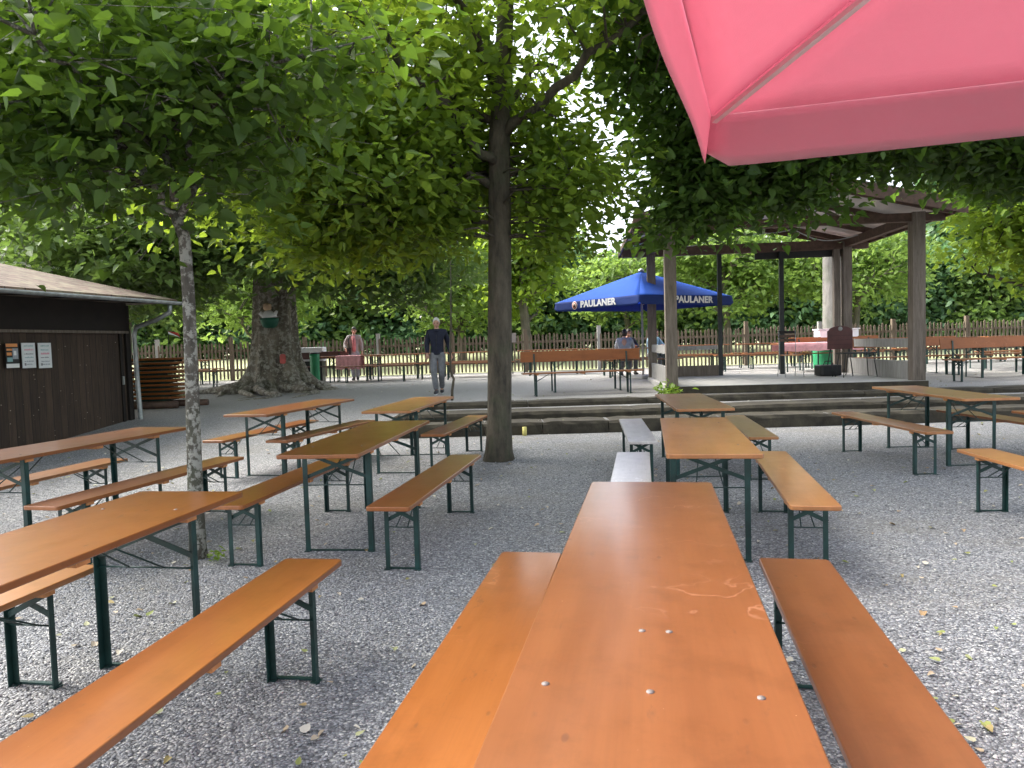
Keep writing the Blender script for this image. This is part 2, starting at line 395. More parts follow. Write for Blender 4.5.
def leaves_obj(name, arr, mat, parent):
    n = len(arr); V = arr.reshape(-1, 3)
    q = np.array([0, 1, 2, 3, 4, 0, 4, 5, 6, 7])
    F_ = (q[None] + (np.arange(n) * 8)[:, None]).ravel()
    o = numpy_mesh(name, V, F_, 5, mat); return link(o, parent)

def crown_clusters(blobs):
    """blobs: (centre, radii, n, flat) -> cluster centres"""
    C_ = []
    for c, r, n in blobs:
        k = 0
        while k < n:
            p = RNG.normal(size=3); p /= np.linalg.norm(p); p *= RNG.random() ** .45
            C_.append(np.array(c) + p * np.array(r)); k += 1
    return C_
def make_tree(name, label, cat, path, radii, limbs, blobs, per, leaf, mats, sig=(.38, .16), group=None, barkm=None, twr=.012, seg=12, zmin=None, sides=4, keep=None, tilt=.55, droop=.35):
    base = Vector(path[0]); root = empty(name, base, 0, label, cat, group)
    off = -base
    mb = MB()
    mb.tube([Vector(p) + off for p in path], radii, seg, wob=.07)
    pts = []
    for i in range(len(path) - 1):
        for k in range(6):
            t = k / 6; q = Vector(path[i]).lerp(Vector(path[i + 1]), t)
            if i > 0: pts.append((q, radii[i] * .4))
    for lp, lr in limbs:
        # refine limb with a bit of wander
        fine = []; fr = []
        for i in range(len(lp) - 1):
            for k in range(4):
                t = k / 4; q = Vector(lp[i]).lerp(Vector(lp[i + 1]), t)
                if i + k > 0: q = q + Vector([random.gauss(0, .035) for _ in range(3)])
                fine.append(q); fr.append(lr[i] * (1 - t) + lr[i + 1] * t)
        fine.append(Vector(lp[-1])); fr.append(lr[-1])
        mb.tube([q + off for q in fine], fr, 7)
        for q, r in zip(fine[2:], fr[2:]): pts.append((q, r))
    CC = crown_clusters(blobs)
    if zmin is not None: CC = [c for c in CC if c[2] > zmin]
    if keep is not None: CC = [c for c in CC if keep(c)]
    PA = np.array([q[:] for q, r in pts])
    allP = []; allO = []
    for c in CC:
        dd = ((PA - c) ** 2).sum(1) + 2.0 * np.maximum(0, PA[:, 2] - c[2]) ** 2; i = int(dd.argmin()); a, r = pts[i]; b = Vector(c)
        mid = a.lerp(b, .5) + Vector((random.gauss(0, .12), random.gauss(0, .12), .08 * (b - a).length))
        mb.tube([a + off, mid + off, b + off], [min(r, twr * 1.5), twr, twr * .35], sides, cap=False)
        n = int(per * random.uniform(.6, 1.4)); ax = np.array((b - mid)[:]); ax /= np.linalg.norm(ax) + 1e-6
        g = RNG.normal(size=(n, 3)) * np.array([sig[0], sig[0], sig[1]]) * random.uniform(.7, 1.25)
        p = np.array(c) + g; allP.append(p); allO.append(g / (np.linalg.norm(g, axis=1)[:, None] + 1e-6) + ax * .6)
        # secondary twiglets reaching out of the cluster
        for k in range(2):
            e = Vector(c + g[k % n]) ; mb.tube([b + off, e + off], [twr * .4, twr * .2], 3, cap=False)
    mb.build('trunk', [barkm or M['bark_mid']], root)
    Pn = np.concatenate(allP); On = np.concatenate(allO)
    if zmin is not None:
        k = Pn[:, 2] > zmin - .25; Pn, On = Pn[k], On[k]
    if keep is not None:
        k = np.array([keep(p) for p in Pn]); Pn, On = Pn[k], On[k]
    L = leaf * (.5 + .95 * RNG.random(len(Pn)) ** .8)
    arr = leaf_arrays(Pn + np.array(off[:]), L, On, tilt, droop)
    ms = mats if isinstance(mats, list) else [mats]
    if len(ms) == 1: leaves_obj('crown', arr, ms[0], root)
    else:
        sp = np.array_split(RNG.permutation(len(arr)), len(ms))
        for m, ix in zip(ms, sp): leaves_obj('crown', arr[ix], m, root)
    return root

def rot_limb(base, az, el, L, n=4, rise=.0, wander=.25):
    """a wandering limb"""
    p = Vector(base); out = [p.copy()]
    for i in range(n):
        a = az + random.gauss(0, wander); e = el + rise * i + random.gauss(0, .1)
        p = p + Vector((math.cos(a) * math.cos(e), math.sin(a) * math.cos(e), math.sin(e))) * (L / n); out.append(p.copy())
    return out

# middle tree (slim trunk between the near sets and the steps)
tx, ty = -.19, 9.49
path = [(tx - .01, ty, -.05), (tx + .0, ty, .12), (tx + .02, ty, .5), (tx + .055, ty, 1.6), (tx + .085, ty, 2.8), (tx + .12, ty, 4.0), (tx + .2, ty, 5.0), (tx + .3, ty, 6.3), (tx + .3, ty, 7.6)]
rad = [.23, .178, .156, .148, .146, .13, .115, .09, .03]
limbs = []
limbs.append(([(tx + .08, ty, 3.42), (-.75, 9.2, 3.72), (-1.25, 9.0, 3.78), (-1.9, 8.7, 3.55), (-2.5, 8.3, 3.6)], [.06, .05, .04, .03, .015]))
limbs.append(([(tx + .1, ty, 3.7), (-.5, 9.0, 4.1), (-1.2, 8.2, 4.7), (-1.9, 7.6, 5.2)], [.07, .055, .04, .02]))
limbs.append(([(tx + .12, ty, 4.1), (-.6, 9.6, 4.6), (-1.8, 9.8, 5.2), (-3.0, 10., 5.6)], [.06, .05, .035, .015]))
limbs.append(([(tx + .12, ty, 4.0), (.8, 9.0, 4.7), (1.6, 8.6, 5.1), (2.4, 8.3, 5.3)], [.07, .055, .035, .015]))
limbs.append(([(tx + .15, ty, 4.4), (.4, 10.2, 5.1), (.9, 11.2, 5.6)], [.06, .045, .02]))
limbs.append(([(tx + .15, ty, 4.6), (-.4, 8.4, 5.3), (-.6, 7.3, 5.7), (-.8, 6.2, 5.9)], [.06, .045, .035, .015]))
limbs.append(([(tx + .2, ty, 5.0), (-1.0, 10.5, 6.2), (-2., 11.2, 6.9)], [.05, .04, .015]))
limbs.append(([(-1.25, 9.0, 3.78), (-1.6, 9.4, 3.3), (-1.9, 9.6, 2.95)], [.025, .018, .01]))
def near_trunk(p):
    return not (p[1] < 9.6 and abs(p[0] - (-.12 + .07 * (p[2] - 3))) < .26 and p[2] < 4.3 and (p[1] > 7.6 or abs(p[0]) < .2))
make_tree('linden_tree', 'slim straight trunk tree in the middle in front of the steps, pale green crown', 'tree', path, rad, limbs,
          [((-2.0, 9.4, 4.35), (2.3, 2.4, 1.0), 98), ((-.5, 8.9, 5.6), (3.1, 2.9, 1.3), 84), ((-.9, 10.6, 4.1), (2.2, 1.5, 1.1), 80), ((-3.1, 9.6, 3.8), (1.3, 1.6, .9), 55),
           ((.6, 9.8, 3.7), (.55, 1.0, .8), 28), ((-1.25, 9.2, 3.45), (1.5, 1.6, .6), 58), ((-1.7, 9.2, 3.0), (1.2, 1.2, .35), 22), ((-1.9, 9.6, 2.75), (.9, .9, .22), 14), ((-1.0, 9.5, 2.95), (.4, .4, .3), 7), ((.55, 9.7, 2.95), (.35, .4, .3), 7), ((.2, 9.5, 7.2), (2.3, 2.3, 1.0), 30)],
          70, .105, M['leaf_mid'], (.37, .19), zmin=2.25, keep=near_trunk)

# young tree in front left
yx, yy_ = -2.34, 5.33
path = [(yx + .03, yy_, -.05), (yx + .03, yy_, .1), (yx + .035, yy_, .5), (yx + .05, yy_, 1.2), (yx + .06, yy_, 1.9), (yx + .05, yy_, 2.3), (yx + .0, yy_ - .03, 2.48)]
rad = [.074, .062, .053, .048, .043, .040, .036]
limbs = [([(yx + .0, yy_ - .03, 2.46), (-2.52, 5.2, 2.75), (-2.8, 5.1, 3.3), (-3.0, 5.0, 3.9)], [.034, .03, .025, .012]),
         ([(yx + .04, yy_, 2.33), (-2.20, 5.3, 2.7), (-2.15, 5.25, 3.3), (-1.9, 5.1, 3.9)], [.032, .028, .024, .012]),
         ([(-2.33, 5.3, 2.55), (-2.36, 5.35, 3.3), (-2.4, 5.4, 4.2)], [.03, .024, .01]),
         ([(-2.2, 5.28, 3.1), (-1.75, 5.0, 3.2), (-1.2, 4.8, 3.35)], [.024, .018, .008]),
         ([(-2.75, 5.1, 3.1), (-3.3, 4.8, 3.15), (-3.8, 4.5, 3.05)], [.024, .018, .008]),
         ([(-2.4, 5.2, 2.9), (-2.6, 4.6, 3.2), (-2.7, 3.9, 3.3)], [.024, .018, .008])]
make_tree('young_linden_tree', 'young thin tree with pale lichen patches on its trunk, standing behind the near left table', 'tree', path, rad, limbs,
          [((-2.35, 5.2, 3.05), (1.25, .9, .45), 32), ((-2.5, 5.0, 3.7), (1.7, 1.3, .75), 38), ((-3.5, 4.8, 3.2), (1.0, .9, .6), 26), ((-1.35, 5.0, 3.5), (.75, .8, .45), 15), ((-1.75, 5.1, 2.75), (.45, .4, .2), 5), ((-2.9, 5.0, 2.6), (.5, .4, .18), 5)],
          72, .084, M['leaf_young'], (.27, .18), barkm=M['bark_young'], twr=.007, zmin=2.15)

# tree whose boughs hang in from the left edge (trunk outside the frame)
path = [(-6.4, 7.2, 0), (-6.4, 7.2, .4), (-6.35, 7.2, 2), (-6.3, 7.2, 3.6), (-6.2, 7.2, 5.5)]
limbs = [([(-6.35, 7.2, 3.0), (-5.4, 6.9, 3.5), (-4.5, 6.6, 3.45), (-3.6, 6.3, 3.3)], [.08, .06, .04, .015]),
         ([(-6.3, 7.2, 3.6), (-5.2, 7.8, 4.3), (-4.0, 8.2, 4.8)], [.07, .05, .02]),
         ([(-6.3, 7.2, 3.8), (-5.6, 6.3, 4.3), (-4.9, 5.6, 4.4)], [.07, .05, .02]),
         ([(-5.4, 6.9, 4.0), (-4.5, 6.4, 3.3), (-4.15, 6.1, 2.75)], [.025, .02, .01])]
make_tree('linden_tree', 'leafy tree at the left edge whose boughs hang over the shed roof', 'tree', path, [.2, .17, .15, .13, .06], limbs,
          [((-4.9, 6.9, 4.1), (1.9, 1.6, .85), 80), ((-4.4, 7.6, 5.0), (2.3, 1.8, .9), 62), ((-5.1, 6.4, 3.25), (1.3, 1.2, .35), 36)],
          72, .10, M['leaf_young'], (.36, .20), zmin=2.8)

# dark tree at the right hanging in front of the pavilion
path = [(8.6, 9.3, 0), (8.6, 9.3, .4), (8.5, 9.3, 2), (8.3, 9.3, 3.4), (7.9, 9.3, 5.0), (7.5, 9.3, 6.5)]
limbs = [([(8.3, 9.3, 3.3), (7.2, 9.5, 3.9), (5.8, 9.8, 4.1), (4.3, 10.1, 4.0), (3.0, 10.3, 3.9)], [.13, .11, .08, .05, .02]),
         ([(8.1, 9.3, 4.0), (6.6, 8.9, 4.7), (5.0, 8.6, 5.0), (3.4, 8.4, 5.1), (2.0, 8.3, 5.0)], [.12, .10, .07, .04, .015]),
         ([(8.3, 9.3, 3.5), (8.2, 10.6, 4.0), (7.9, 12., 4.1)], [.1, .07, .02]),
         ([(7.9, 9.3, 5.0), (6.5, 10., 6.0), (4.8, 10.4, 6.4)], [.1, .07, .02]),
         ([(8.3, 9.3, 3.4), (8.8, 8.4, 3.9), (8.9, 7.4, 4.2)], [.09, .06, .02])]
make_tree('linden_tree', 'big dark leafy tree hanging over the pavilion roof from the right, trunk outside the photo', 'tree', path, [.36, .3, .26, .24, .2, .06], limbs,
          [((5.2, 9.9, 4.5), (2.9, 1.8, .75), 135), ((3.1, 9.8, 4.7), (1.75, 1.7, .9), 85), ((2.3, 9.4, 5.6), (1.6, 2.0, .8), 70), ((7.9, 10.2, 4.0), (1.8, 1.8, .7), 110), ((5.2, 9.6, 5.7), (3.2, 2.2, .9), 95),
           ((3.4, 10.2, 3.85), (1.25, .9, .38), 40), ((5.4, 10.2, 3.95), (1.3, .8, .3), 24), ((7.4, 10.6, 3.8), (1.2, 1.0, .35), 36), ((2.75, 10.3, 3.8), (.7, .6, .45), 26), ((2.75, 10.3, 3.3), (.5, .45, .35), 15), ((3.9, 10.3, 3.4), (.6, .5, .3), 14), ((2.2, 10.3, 3.1), (.35, .3, .3), 7)],
          66, .112, M['leaf_dark'], (.32, .18), zmin=2.9)

# old big tree with a flared buttressed trunk
bx, by = -5.98, 18.9
def big_tree():
    g0 = gh(bx, by)
    root = empty('old_beech_tree', (bx, by, g0), 0, 'huge old tree with ribbed grey trunk and spreading roots beside the narrow green bin', 'tree')
    mb = MB(); n = 64; vs = []; hs = [-.1, .02, .1, .25, .45, .8, 1.3, 1.9, 2.6, 3.4, 4.4, 5.5]
    for h in hs:
        r0 = .50 + .28 * math.exp(-h * 3.2) + .09 * math.exp(-h * .9) - .012 * h
        for k in range(n):
            a = 2 * PI * k / n
            rib = .15 * math.exp(-h * .2) * (abs(math.sin(a * 3 + .6 + .1 * h)) - .5) * 1.6 + .05 * math.sin(a * 9 + h)
            flare = math.exp(-h * 3.8) * .55 * max(0, math.sin(a * 3.5 + 1)) ** 2
            r = r0 * (1 + rib) + flare
            vs.append((math.cos(a) * r + .03 * h, math.sin(a) * r, h))
    fs = [(i * n + k, i * n + (k + 1) % n, (i + 1) * n + (k + 1) % n, (i + 1) * n + k) for i in range(len(hs) - 1) for k in range(n)]
    mb.add(vs, fs, True)
    for k in range(13):   # surface roots
        a = 2 * PI * k / 13 + random.uniform(-.2, .2); L = random.uniform(1.6, 3.0)
        if -.3 < a < .9 or a > 5.5: L *= .75
        p = []
        for j in range(6):
            t = j / 5; aa = a + .25 * math.sin(j * 1.3 + k); p.append((math.cos(aa) * (.6 + L * t * .72), math.sin(aa) * (.6 + L * t * .72), .20 * (1 - t) ** 1.5 - .02 + (gh(bx + math.cos(aa) * (.6 + L * t * .72), by + math.sin(aa) * (.6 + L * t * .72)) - g0)))
        mb.tube(p, [.15, .11, .08, .06, .04, .015], 7, wob=.2)
    limbs = []
    pts = []
    for k in range(16):
        a = k * 2.4; z = 2.7 + (k % 8) * .42
        lp = rot_limb((math.cos(a) * .4, math.sin(a) * .4, z), a, .35, random.uniform(3.5, 6), 5, -.14, .2)
        mb.tube(lp, [.16, .12, .09, .07, .045, .02], 6); pts += lp[1:]
    PA = np.array([q[:] for q in pts])
    CC = crown_clusters([((-.3, -.6, 4.6), (6.0, 4.5, 2.0), 420), ((-1.2, -2.5, 3.1), (5.2, 2.0, .9), 210), ((3.2, -1.2, 2.9), (2.6, 2.0, .9), 80), ((0, 0, 7), (5, 4, 1.6), 130), ((-4.2, 0, 2.7), (2.6, 3, .8), 90)])
    aP = []; aO = []
    for c in CC:
        if c[2] < 1.75: continue
        if abs(c[0] - .0) < 1.1 and c[1] < 0 and c[2] < 2.75 and c[1] > -3.5: continue
        i = int(((PA - c) ** 2).sum(1).argmin()); a = Vector(PA[i]); b = Vector(c)
        mb.tube([a, a.lerp(b, .5) + Vector((0, 0, .1)), b], [.03, .018, .008], 4, cap=False)
        m = 62; gg = RNG.normal(size=(m, 3)) * np.array([.42, .42, .14]); aP.append(c + gg); aO.append(gg * 2)
    P2 = np.concatenate(aP); O2 = np.concatenate(aO)
    mb.build('trunk', M['bark_big'], root)
    L = .15 * (.6 + .8 * RNG.random(len(P2)))
    leaves_obj('crown', leaf_arrays(P2, L, O2, .45, .3), M['leaf_far'], root)
    return root
big_tree()

# background trees beyond the fence and at the sides: crown + trunk each
def far_tree(x, y, h, r, mat, label, trunk_r=.16, leafs=.22, ncl=150, per=56, zb=None, name='broadleaf_tree', group='trees beyond the fence', barkm=None, sig=.5):
    g0 = gh(x, y); zb = zb if zb is not None else h * .25
    path = [(x, y, g0 - .1), (x + .02, y, g0 + .4), (x + random.uniform(-.2, .2), y, g0 + h * .4), (x + random.uniform(-.3, .3), y, g0 + h * .9)]
    limbs = []
    for k in range(7):
        a = k * 2.4 + x; z = g0 + zb + (h * .9 - zb) * k / 8
        q = rot_limb((x, y, z), a, .45, r * .85, 3, 0, .2); limbs.append((q, [trunk_r * .45, trunk_r * .3, trunk_r * .2, .015]))
    cz = g0 + (zb + h) / 2; hz = (h - zb) / 2
    bl = [((x, y, cz), (r, r * .85, hz), int(ncl * .55))]
    for k in range(6):
        a = random.uniform(0, 2 * PI); q = random.uniform(.45, .8) * r
        bl.append(((x + math.cos(a) * q, y + math.sin(a) * q * .8, cz + random.uniform(-.55, .6) * hz), (r * .42, r * .42, hz * .33), int(ncl * .075)))
    make_tree(name, label, 'tree', path, [trunk_r * 1.3, trunk_r, trunk_r * .8, .04], limbs, bl, per, leafs, mat, (sig, sig * .5), group, barkm or M['bark_far'], .02, 8, tilt=.6)
far_tree(-10.5, 31, 7.5, 3.4, M['leaf_yellow'], 'bright green tree beyond the fence between the shed roof and the old tree', zb=.6)
far_tree(-2.2, 34, 6.4, 3.8, M['leaf_yellow'], 'sunlit yellow green tree beyond the fence above the woman in the beige jacket', zb=1.2, ncl=170, leafs=.19)
far_tree(.7, 30.5, 6.6, 1.9, M['leaf_mid'], 'slim tree beyond the fence just right of the middle trunk', .2, zb=1.8, ncl=90, leafs=.22)
far_tree(5.9, 37, 5.0, 3.0, M['leaf_yellow'], 'yellow green tree seen through the left half of the pavilion', zb=1.3, ncl=130, leafs=.20)
far_tree(9.9, 34, 6.6, 3.4, M['leaf_yellow'], 'yellow green tree seen through the right half of the pavilion', zb=1.6, ncl=170, leafs=.20)
far_tree(15.2, 33, 6.0, 3.0, M['leaf_yellow'], 'low yellow green tree just right of the pavilion', zb=1.7, ncl=130, leafs=.19)
far_tree(14.9, 19.6, 6.2, 3.1, M['leaf_mid'], 'green tree at the right edge with a dark leaning trunk behind the benches', .3, .17, 150, 66, 1.7, group=None, barkm=M['twig'], sig=.45)
far_tree(-11.2, 21.5, 8.0, 3.6, M['leaf_far'], 'tree with a plain brown trunk directly behind the shed corner', .22, .2, 160, 50, 1.9, group=None)
# grey trunk of the tall tree behind the pavilion
far_tree(9.6, 22.2, 9.5, 2.6, M['leaf_mid'], 'tall tree with a thick pale grey trunk right behind the pavilion', .34, .2, 90, 50, 5.6, group=None, barkm=M['bark_pale'])

# tall wood behind everything: individual big trees
wood = [(-40, 58, 17, 7, 0), (-31, 52, 16, 6.5, 1), (-22, 56, 17, 7, 0), (-14.5, 50, 15, 6, 1), (-8, 55, 16, 6, 0), (-1.5, 58, 15, 5.5, 1), (14.5, 56, 9, 5.0, 0), (25.5, 55, 9.0, 5.5, 1), (34, 50, 15, 6.5, 0), (44, 56, 17, 7, 1), (-50, 50, 17, 7, 1)]
posw = ['far left edge of the wood', 'above the shed roof', 'wood left of the old trunk', 'wood behind the old trunk', 'wood right of the old trunk', 'wood behind the middle trunk', 'low wood seen through the pavilion', 'wood just right of the pavilion', 'wood behind the right edge tree', 'wood outside the right edge', 'wood outside the left edge']
for (x, y, h, r, q), pw in zip(wood, posw):
    far_tree(x, y, h, r, M['leaf_far'] if q else M['leaf_blue'], 'tall ' + ('mid green' if q else 'cool green') + ' tree in the background, ' + pw, .4, .5, 210, 42, 1.2, 'woodland_tree', 'tall trees of the wood', sig=.95)

# hedge-like shrubs between meadow and wood
def shrub(x, y, h, r, mat, label):
    g0 = gh(x, y); root = empty('shrub', (x, y, g0), 0, label, 'shrub', 'bushes at the far side of the meadow')
    mb = MB(); P_ = []; O_ = []
    cen = crown_clusters([((0, 0, h * .5), (r, r * .7, h * .5), 60), ((0, -.6, .9), (r * 1.1, r * .5, .9), 26), ((r * .3, -.3, h * .72), (r * .55, r * .5, h * .26), 22), ((-r * .4, -.2, h * .6), (r * .5, r * .5, h * .28), 22)])
    for c in cen:
        if c[2] < .1: c[2] = .1 + random.random() * .5
        mb.tube([(c[0] * .15, c[1] * .15, -.05), (c[0] * .6, c[1] * .6, c[2] * .6), tuple(c)], [.05, .03, .01], 4, cap=False)
        gg = RNG.normal(size=(46, 3)) * np.array([.5, .5, .3]); P_.append(c + gg); O_.append(gg)
    mb.build('stem', M['twig'], root)
    Pn = np.concatenate(P_); leaves_obj('foliage', leaf_arrays(Pn, .30 * (.6 + .8 * RNG.random(len(Pn))), np.concatenate(O_), .7, .2), mat, root)
k = 0
lm = ['left of the old trunk', 'right of the old trunk', 'behind the woman', 'behind the man', 'behind the middle trunk', 'under the blue parasol', 'behind the left pavilion posts', 'in the middle of the pavilion opening', 'behind the grey trunk', 'right of the pavilion', 'near the right edge', 'at the right edge']
for i in range(20):
    x = -27 + i * 3.0 + random.uniform(-.5, .5); y = 42.5 + random.uniform(-1.2, 1.2)
    h = random.uniform(5.0, 6.6) * (.86 if 3 < x < 8 else 1)
    px = 512 + 745 * x / y
    where = ['left of the old trunk' , 'behind the old trunk', 'behind the woman', 'behind the man', 'behind the middle trunk', 'under the blue parasol', 'behind the left pavilion posts', 'behind the pavilion opening', 'behind the grey trunk', 'right of the pavilion', 'near the right edge'][[240, 310, 400, 470, 540, 640, 700, 800, 860, 940, 9999].index(next(q for q in [240, 310, 400, 470, 540, 640, 700, 800, 860, 940, 9999] if px < q))]
    shrub(x, y, h, 2.5, M['leaf_blue'] if i % 3 else M['leaf_far'], ('cool' if i % 3 else 'warm') + ' green bush beyond the meadow, ' + where + (' , taller' if h > 6 else ''))

# ------------------------------------------------------------------ beer garden furniture
def steel_frame(root, w, h, y, inner, xt, xb, rod, stay_z, m, legw=.034, footbar=True):
    """one leg frame across the board at distance y from the centre; inner = direction to the middle"""
    x = w / 2
    for s in (-1, 1):
        l = MB()
        l.box(s * x - (legw if s > 0 else 0), s * x + (legw if s < 0 else 0), y - .002, y + .002, 0, h)
        l.box(s * x - .002, s * x + .002, y - (legw if inner < 0 else 0), y + (legw if inner > 0 else 0), 0, h)
        l.box(s * x - s * .012 - .02, s * x - s * .012 + .02, y - .02, y + .02, 0, .006)
        l.build('leg', m, root)
    b = MB()
    b.bar((-x, y + .006 * inner, xt), (x, y + .006 * inner, xb), .005, .026, (0, 0, 1))
    b.bar((x, y + .013 * inner, xt), (-x, y + .013 * inner, xb), .005, .026, (0, 0, 1))
    b.build('cross_brace', m, root)
    r = MB(); r.tube([(-x, y + .012 * inner, rod), (x, y + .012 * inner, rod)], .0045, 6); r.build('cross_rod', m, root)
    if footbar:
        r = MB(); r.box(-x + .004, x - .004, y + .004, y + .024, .004, .012); r.build('foot_bar', m, root)
    st = MB(); st.tube([(-x * .35, y + .012 * inner, rod), (-x * .15, y + inner * stay_z, h - .005)], .0045, 6)
    st.tube([(x * .35, y + .012 * inner, rod), (x * .15, y + inner * stay_z, h - .005)], .0045, 6); st.build('diagonal_stay', m, root)

def make_table(L=2.2, w=.58, mat=None, bolts=True, h=.77):
    root = empty('beer_table')
    MB().plank(w, L, .028, h, .025).build('tabletop', mat or M['wood'], root)
    yl = L / 2 - .42
    for y in (-yl, yl, 0):
        c = MB().box(-w / 2 + .025, w / 2 - .025, y - .035, y + .035, h - .052, h - .0285); c.build('cleat', M['edge'], root)
    for s in (-1, 1): steel_frame(root, w - .07, h - .0285, s * (yl + .04), -s, .735, .54, .49, .42, M['steel'], .036)
    if bolts:
        for y in (-yl, yl):
            for x in (-w * .32, w * .32): MB().tube([(x, y, h - .002), (x, y, h + .0015)], .008, 10).build('bolt', M['bolt'], root)
    return root
def make_bench(L=2.2, w=.29, mat=None, h=.48):
    root = empty('beer_bench')
    MB().plank(w, L, .028, h, .022).build('seat', mat or M['wood'], root)
    yl = L / 2 - .30
    for y in (-yl, yl, 0):
        MB().box(-w / 2 + .012, w / 2 - .012, y - .03, y + .03, h - .05, h - .0285).build('cleat', M['edge'], root)
    for s in (-1, 1): steel_frame(root, w - .06, h - .0285, s * (yl + .035), -s, .44, .325, .285, .3, M['steel'], .03)
    return root
def make_backbench(L=2.2, w=.29, mat=None, h=.48):
    root = make_bench(L, w, mat, h); root.name = 'bench_with_backrest'
    yl = L / 2 - .28
    MBk = MB().plank(.22, L, .026, .013, .02).build('backrest', M['wood_back'] if mat is M['wood'] else mat, root)
    MBk.rotation_euler = (0, math.radians(82), 0); MBk.location = (-w / 2 - .055, 0, .80)
    for s in (-1, 1):
        p = MB(); p.bar((-w / 2 + .02, s * yl, .0), (-w / 2 - .045, s * yl, .86), .03, .03, (0, 1, 0)); p.build('back_post', M['steel'], root)
        p = MB(); p.bar((w / 2 - .06, s * yl, .44), (-w / 2 - .03, s * yl, .62), .02, .006, (0, 1, 0)); p.build('back_strut', M['steel'], root)
    return root

def setat(o, far, near=None, ang=None, L=2.2, z=None):
    """far = centre of the far end; direction given by near end centre"""
    d = Vector((far[0] - near[0], far[1] - near[1], 0)).normalized()
    c = Vector((far[0], far[1], 0)) - d * L / 2
    # rest on the ground at both ends (follows the slope)
    a = gh(far[0], far[1]); b = gh(c.x - d.x * L / 2, c.y - d.y * L / 2)
    o.location = (c.x, c.y, (a + b) / 2 if z is None else z)
    yaw = math.atan2(-d.x, d.y)
    o.rotation_euler = (math.atan2(a - b, L) if z is None else 0, 0, yaw)
    return o
GT, GB = 'folding beer tables', 'folding beer benches'
T0 = make_table(2.62, .59, M['wood_red'], False)
for x, y in ((-.02, -.64), (.045, -.64), (-.215, -.95), (.0, -.96), (.215, -.96)):
    MB().tube([(x, y, .768), (x, y, .7715)], .0085, 12).build('bolt', M['bolt'], T0)
tag(setat(T0, (.68, 3.70), (.21, 1.2), L=2.62), 'glossy reddish orange table filling the foreground, nearest to the camera', 'table', GT)
M['wood_back'] = wood_paint('brown_orange_board', (.22, .07, .017), (.30, .10, .026), (.5, .7), 0)
TA = make_table(2.2, .58, M['wood']); TB = make_table(2.2, .58, M['wood_ochre'])
BA = make_bench(2.2, .29, M['wood']); BR = make_bench(2.2, .30, M['wood_red']); BO = make_bench(2.2, .29, M['wood_ochre'])
M['wood_glare'] = wood_paint('sky_glare_board', (.50, .45, .42), (.64, .60, .57)); BP = make_bench(2.2, .29, M['wood_glare'])  # sky glare on orange benches, painted in as a pale base colour
used = {}
def put(proto, far, near, label, cat, group, z=None):
    o = proto if proto.name not in used else copy_tree(proto)
    used[proto.name] = 1
    setat(o, far, near, z=z); return tag(o, label, cat, group)
tbl = lambda p, f, n, l, z=None: put(p, f, n, l, 'table', GT, z)
bnc = lambda p, f, n, l, z=None: put(p, f, n, l, 'bench', GB, z)
bnc(BR, (1.24, 3.30), (.91, 1.66), 'reddish brown bench on the right side of the foreground table')
bnc(BA, (.07, 3.53), (-.25, 1.73), 'orange bench on the left side of the foreground table, partly under it')
tbl(TB, (1.62, 6.68), (1.23, 4.55), 'ochre table directly behind the foreground table, with its end and crossed legs facing the camera')
bnc(BO, (2.22, 6.46), (1.75, 4.28), 'bench with a mottled yellowish seat on the right of the second central table')
bnc(BP, (1.07, 6.64), (.69, 4.5), 'bench with pale sky glare painted on its seat, just beyond the left corner of the foreground table')
bnc(BP, (1.50, 9.5), (1.28, 7.34), 'bench with pale sky glare painted on its seat by the steps, left of the two central tables')
tbl(TB, (2.15, 9.68), (1.95, 7.5), 'small looking brown table right in front of the steps, third in the central row')
bnc(BO, (2.82, 9.55), (2.50, 7.42), 'bench against the right side of the third central table, near the steps')
tbl(TA, (-1.67, 3.82), (-2.02, 1.7), 'large orange table cut off by the left edge, in front of the lichen-patched trunk')
bnc(BA, (-.975, 3.53), (-1.30, 1.4), 'long orange bench running into the lower left corner, nearest on the left')
bnc(BO, (-2.15, 3.56), (-2.50, 1.5), 'bench mostly hidden under the large orange table at the left edge')
tbl(TA, (-3.43, 7.27), (-3.92, 5.2), 'orange table in front of the brown shed, left of the lichen-patched trunk')
bnc(BO, (-3.9, 7.25), (-4.3, 5.2), 'short looking bench between the shed and the table in front of it')
bnc(BA, (-2.72, 7.13), (-3.2, 5.05), 'bench passing behind the lichen-patched trunk, right of the table by the shed')
tbl(TA, (-1.09, 7.2), (-1.35, 4.95), 'ochre table left of the middle trunk, largest of the middle group')
bnc(BA, (-.44, 6.8), (-.80, 4.68), 'ochre bench standing free just left of the foot of the middle trunk')
bnc(BA, (-1.58, 7.0), (-1.92, 4.85), 'orange bench under the left side of the ochre table left of the middle trunk')
tbl(TA, (-2.50, 10.55), (-3.04, 8.4), 'orange table in front of the roots of the huge old tree')
bnc(BA, (-2.9, 10.6), (-3.42, 8.53), 'bench on the left side of the table in front of the old tree roots')
bnc(BA, (-2.05, 10.4), (-2.65, 8.3), 'bench on the right side of the table in front of the old tree roots')
tbl(TB, (-1.1, 10.5), (-1.43, 8.3), 'ochre brown table below the feet of the man in the navy jacket')
bnc(BA, (-.5, 10.6), (-.92, 8.47), 'bench just left of the middle trunk, close to the steps')
tbl(TB, (5.08, 9.9), (4.98, 7.65), 'table in front of the steps below the pavilion, at the right')
bnc(BO, (4.25, 9.58), (4.25, 7.4), 'bench on the left side of the right hand table below the pavilion')
bnc(BA, (5.55, 9.5), (5.6, 7.3), 'bench on the right side of the right hand table below the pavilion')
bnc(BO, (3.89, 6.26), (3.72, 4.1), 'yellowish bench end jutting in from the right edge, nearest on the right').location.x += .0
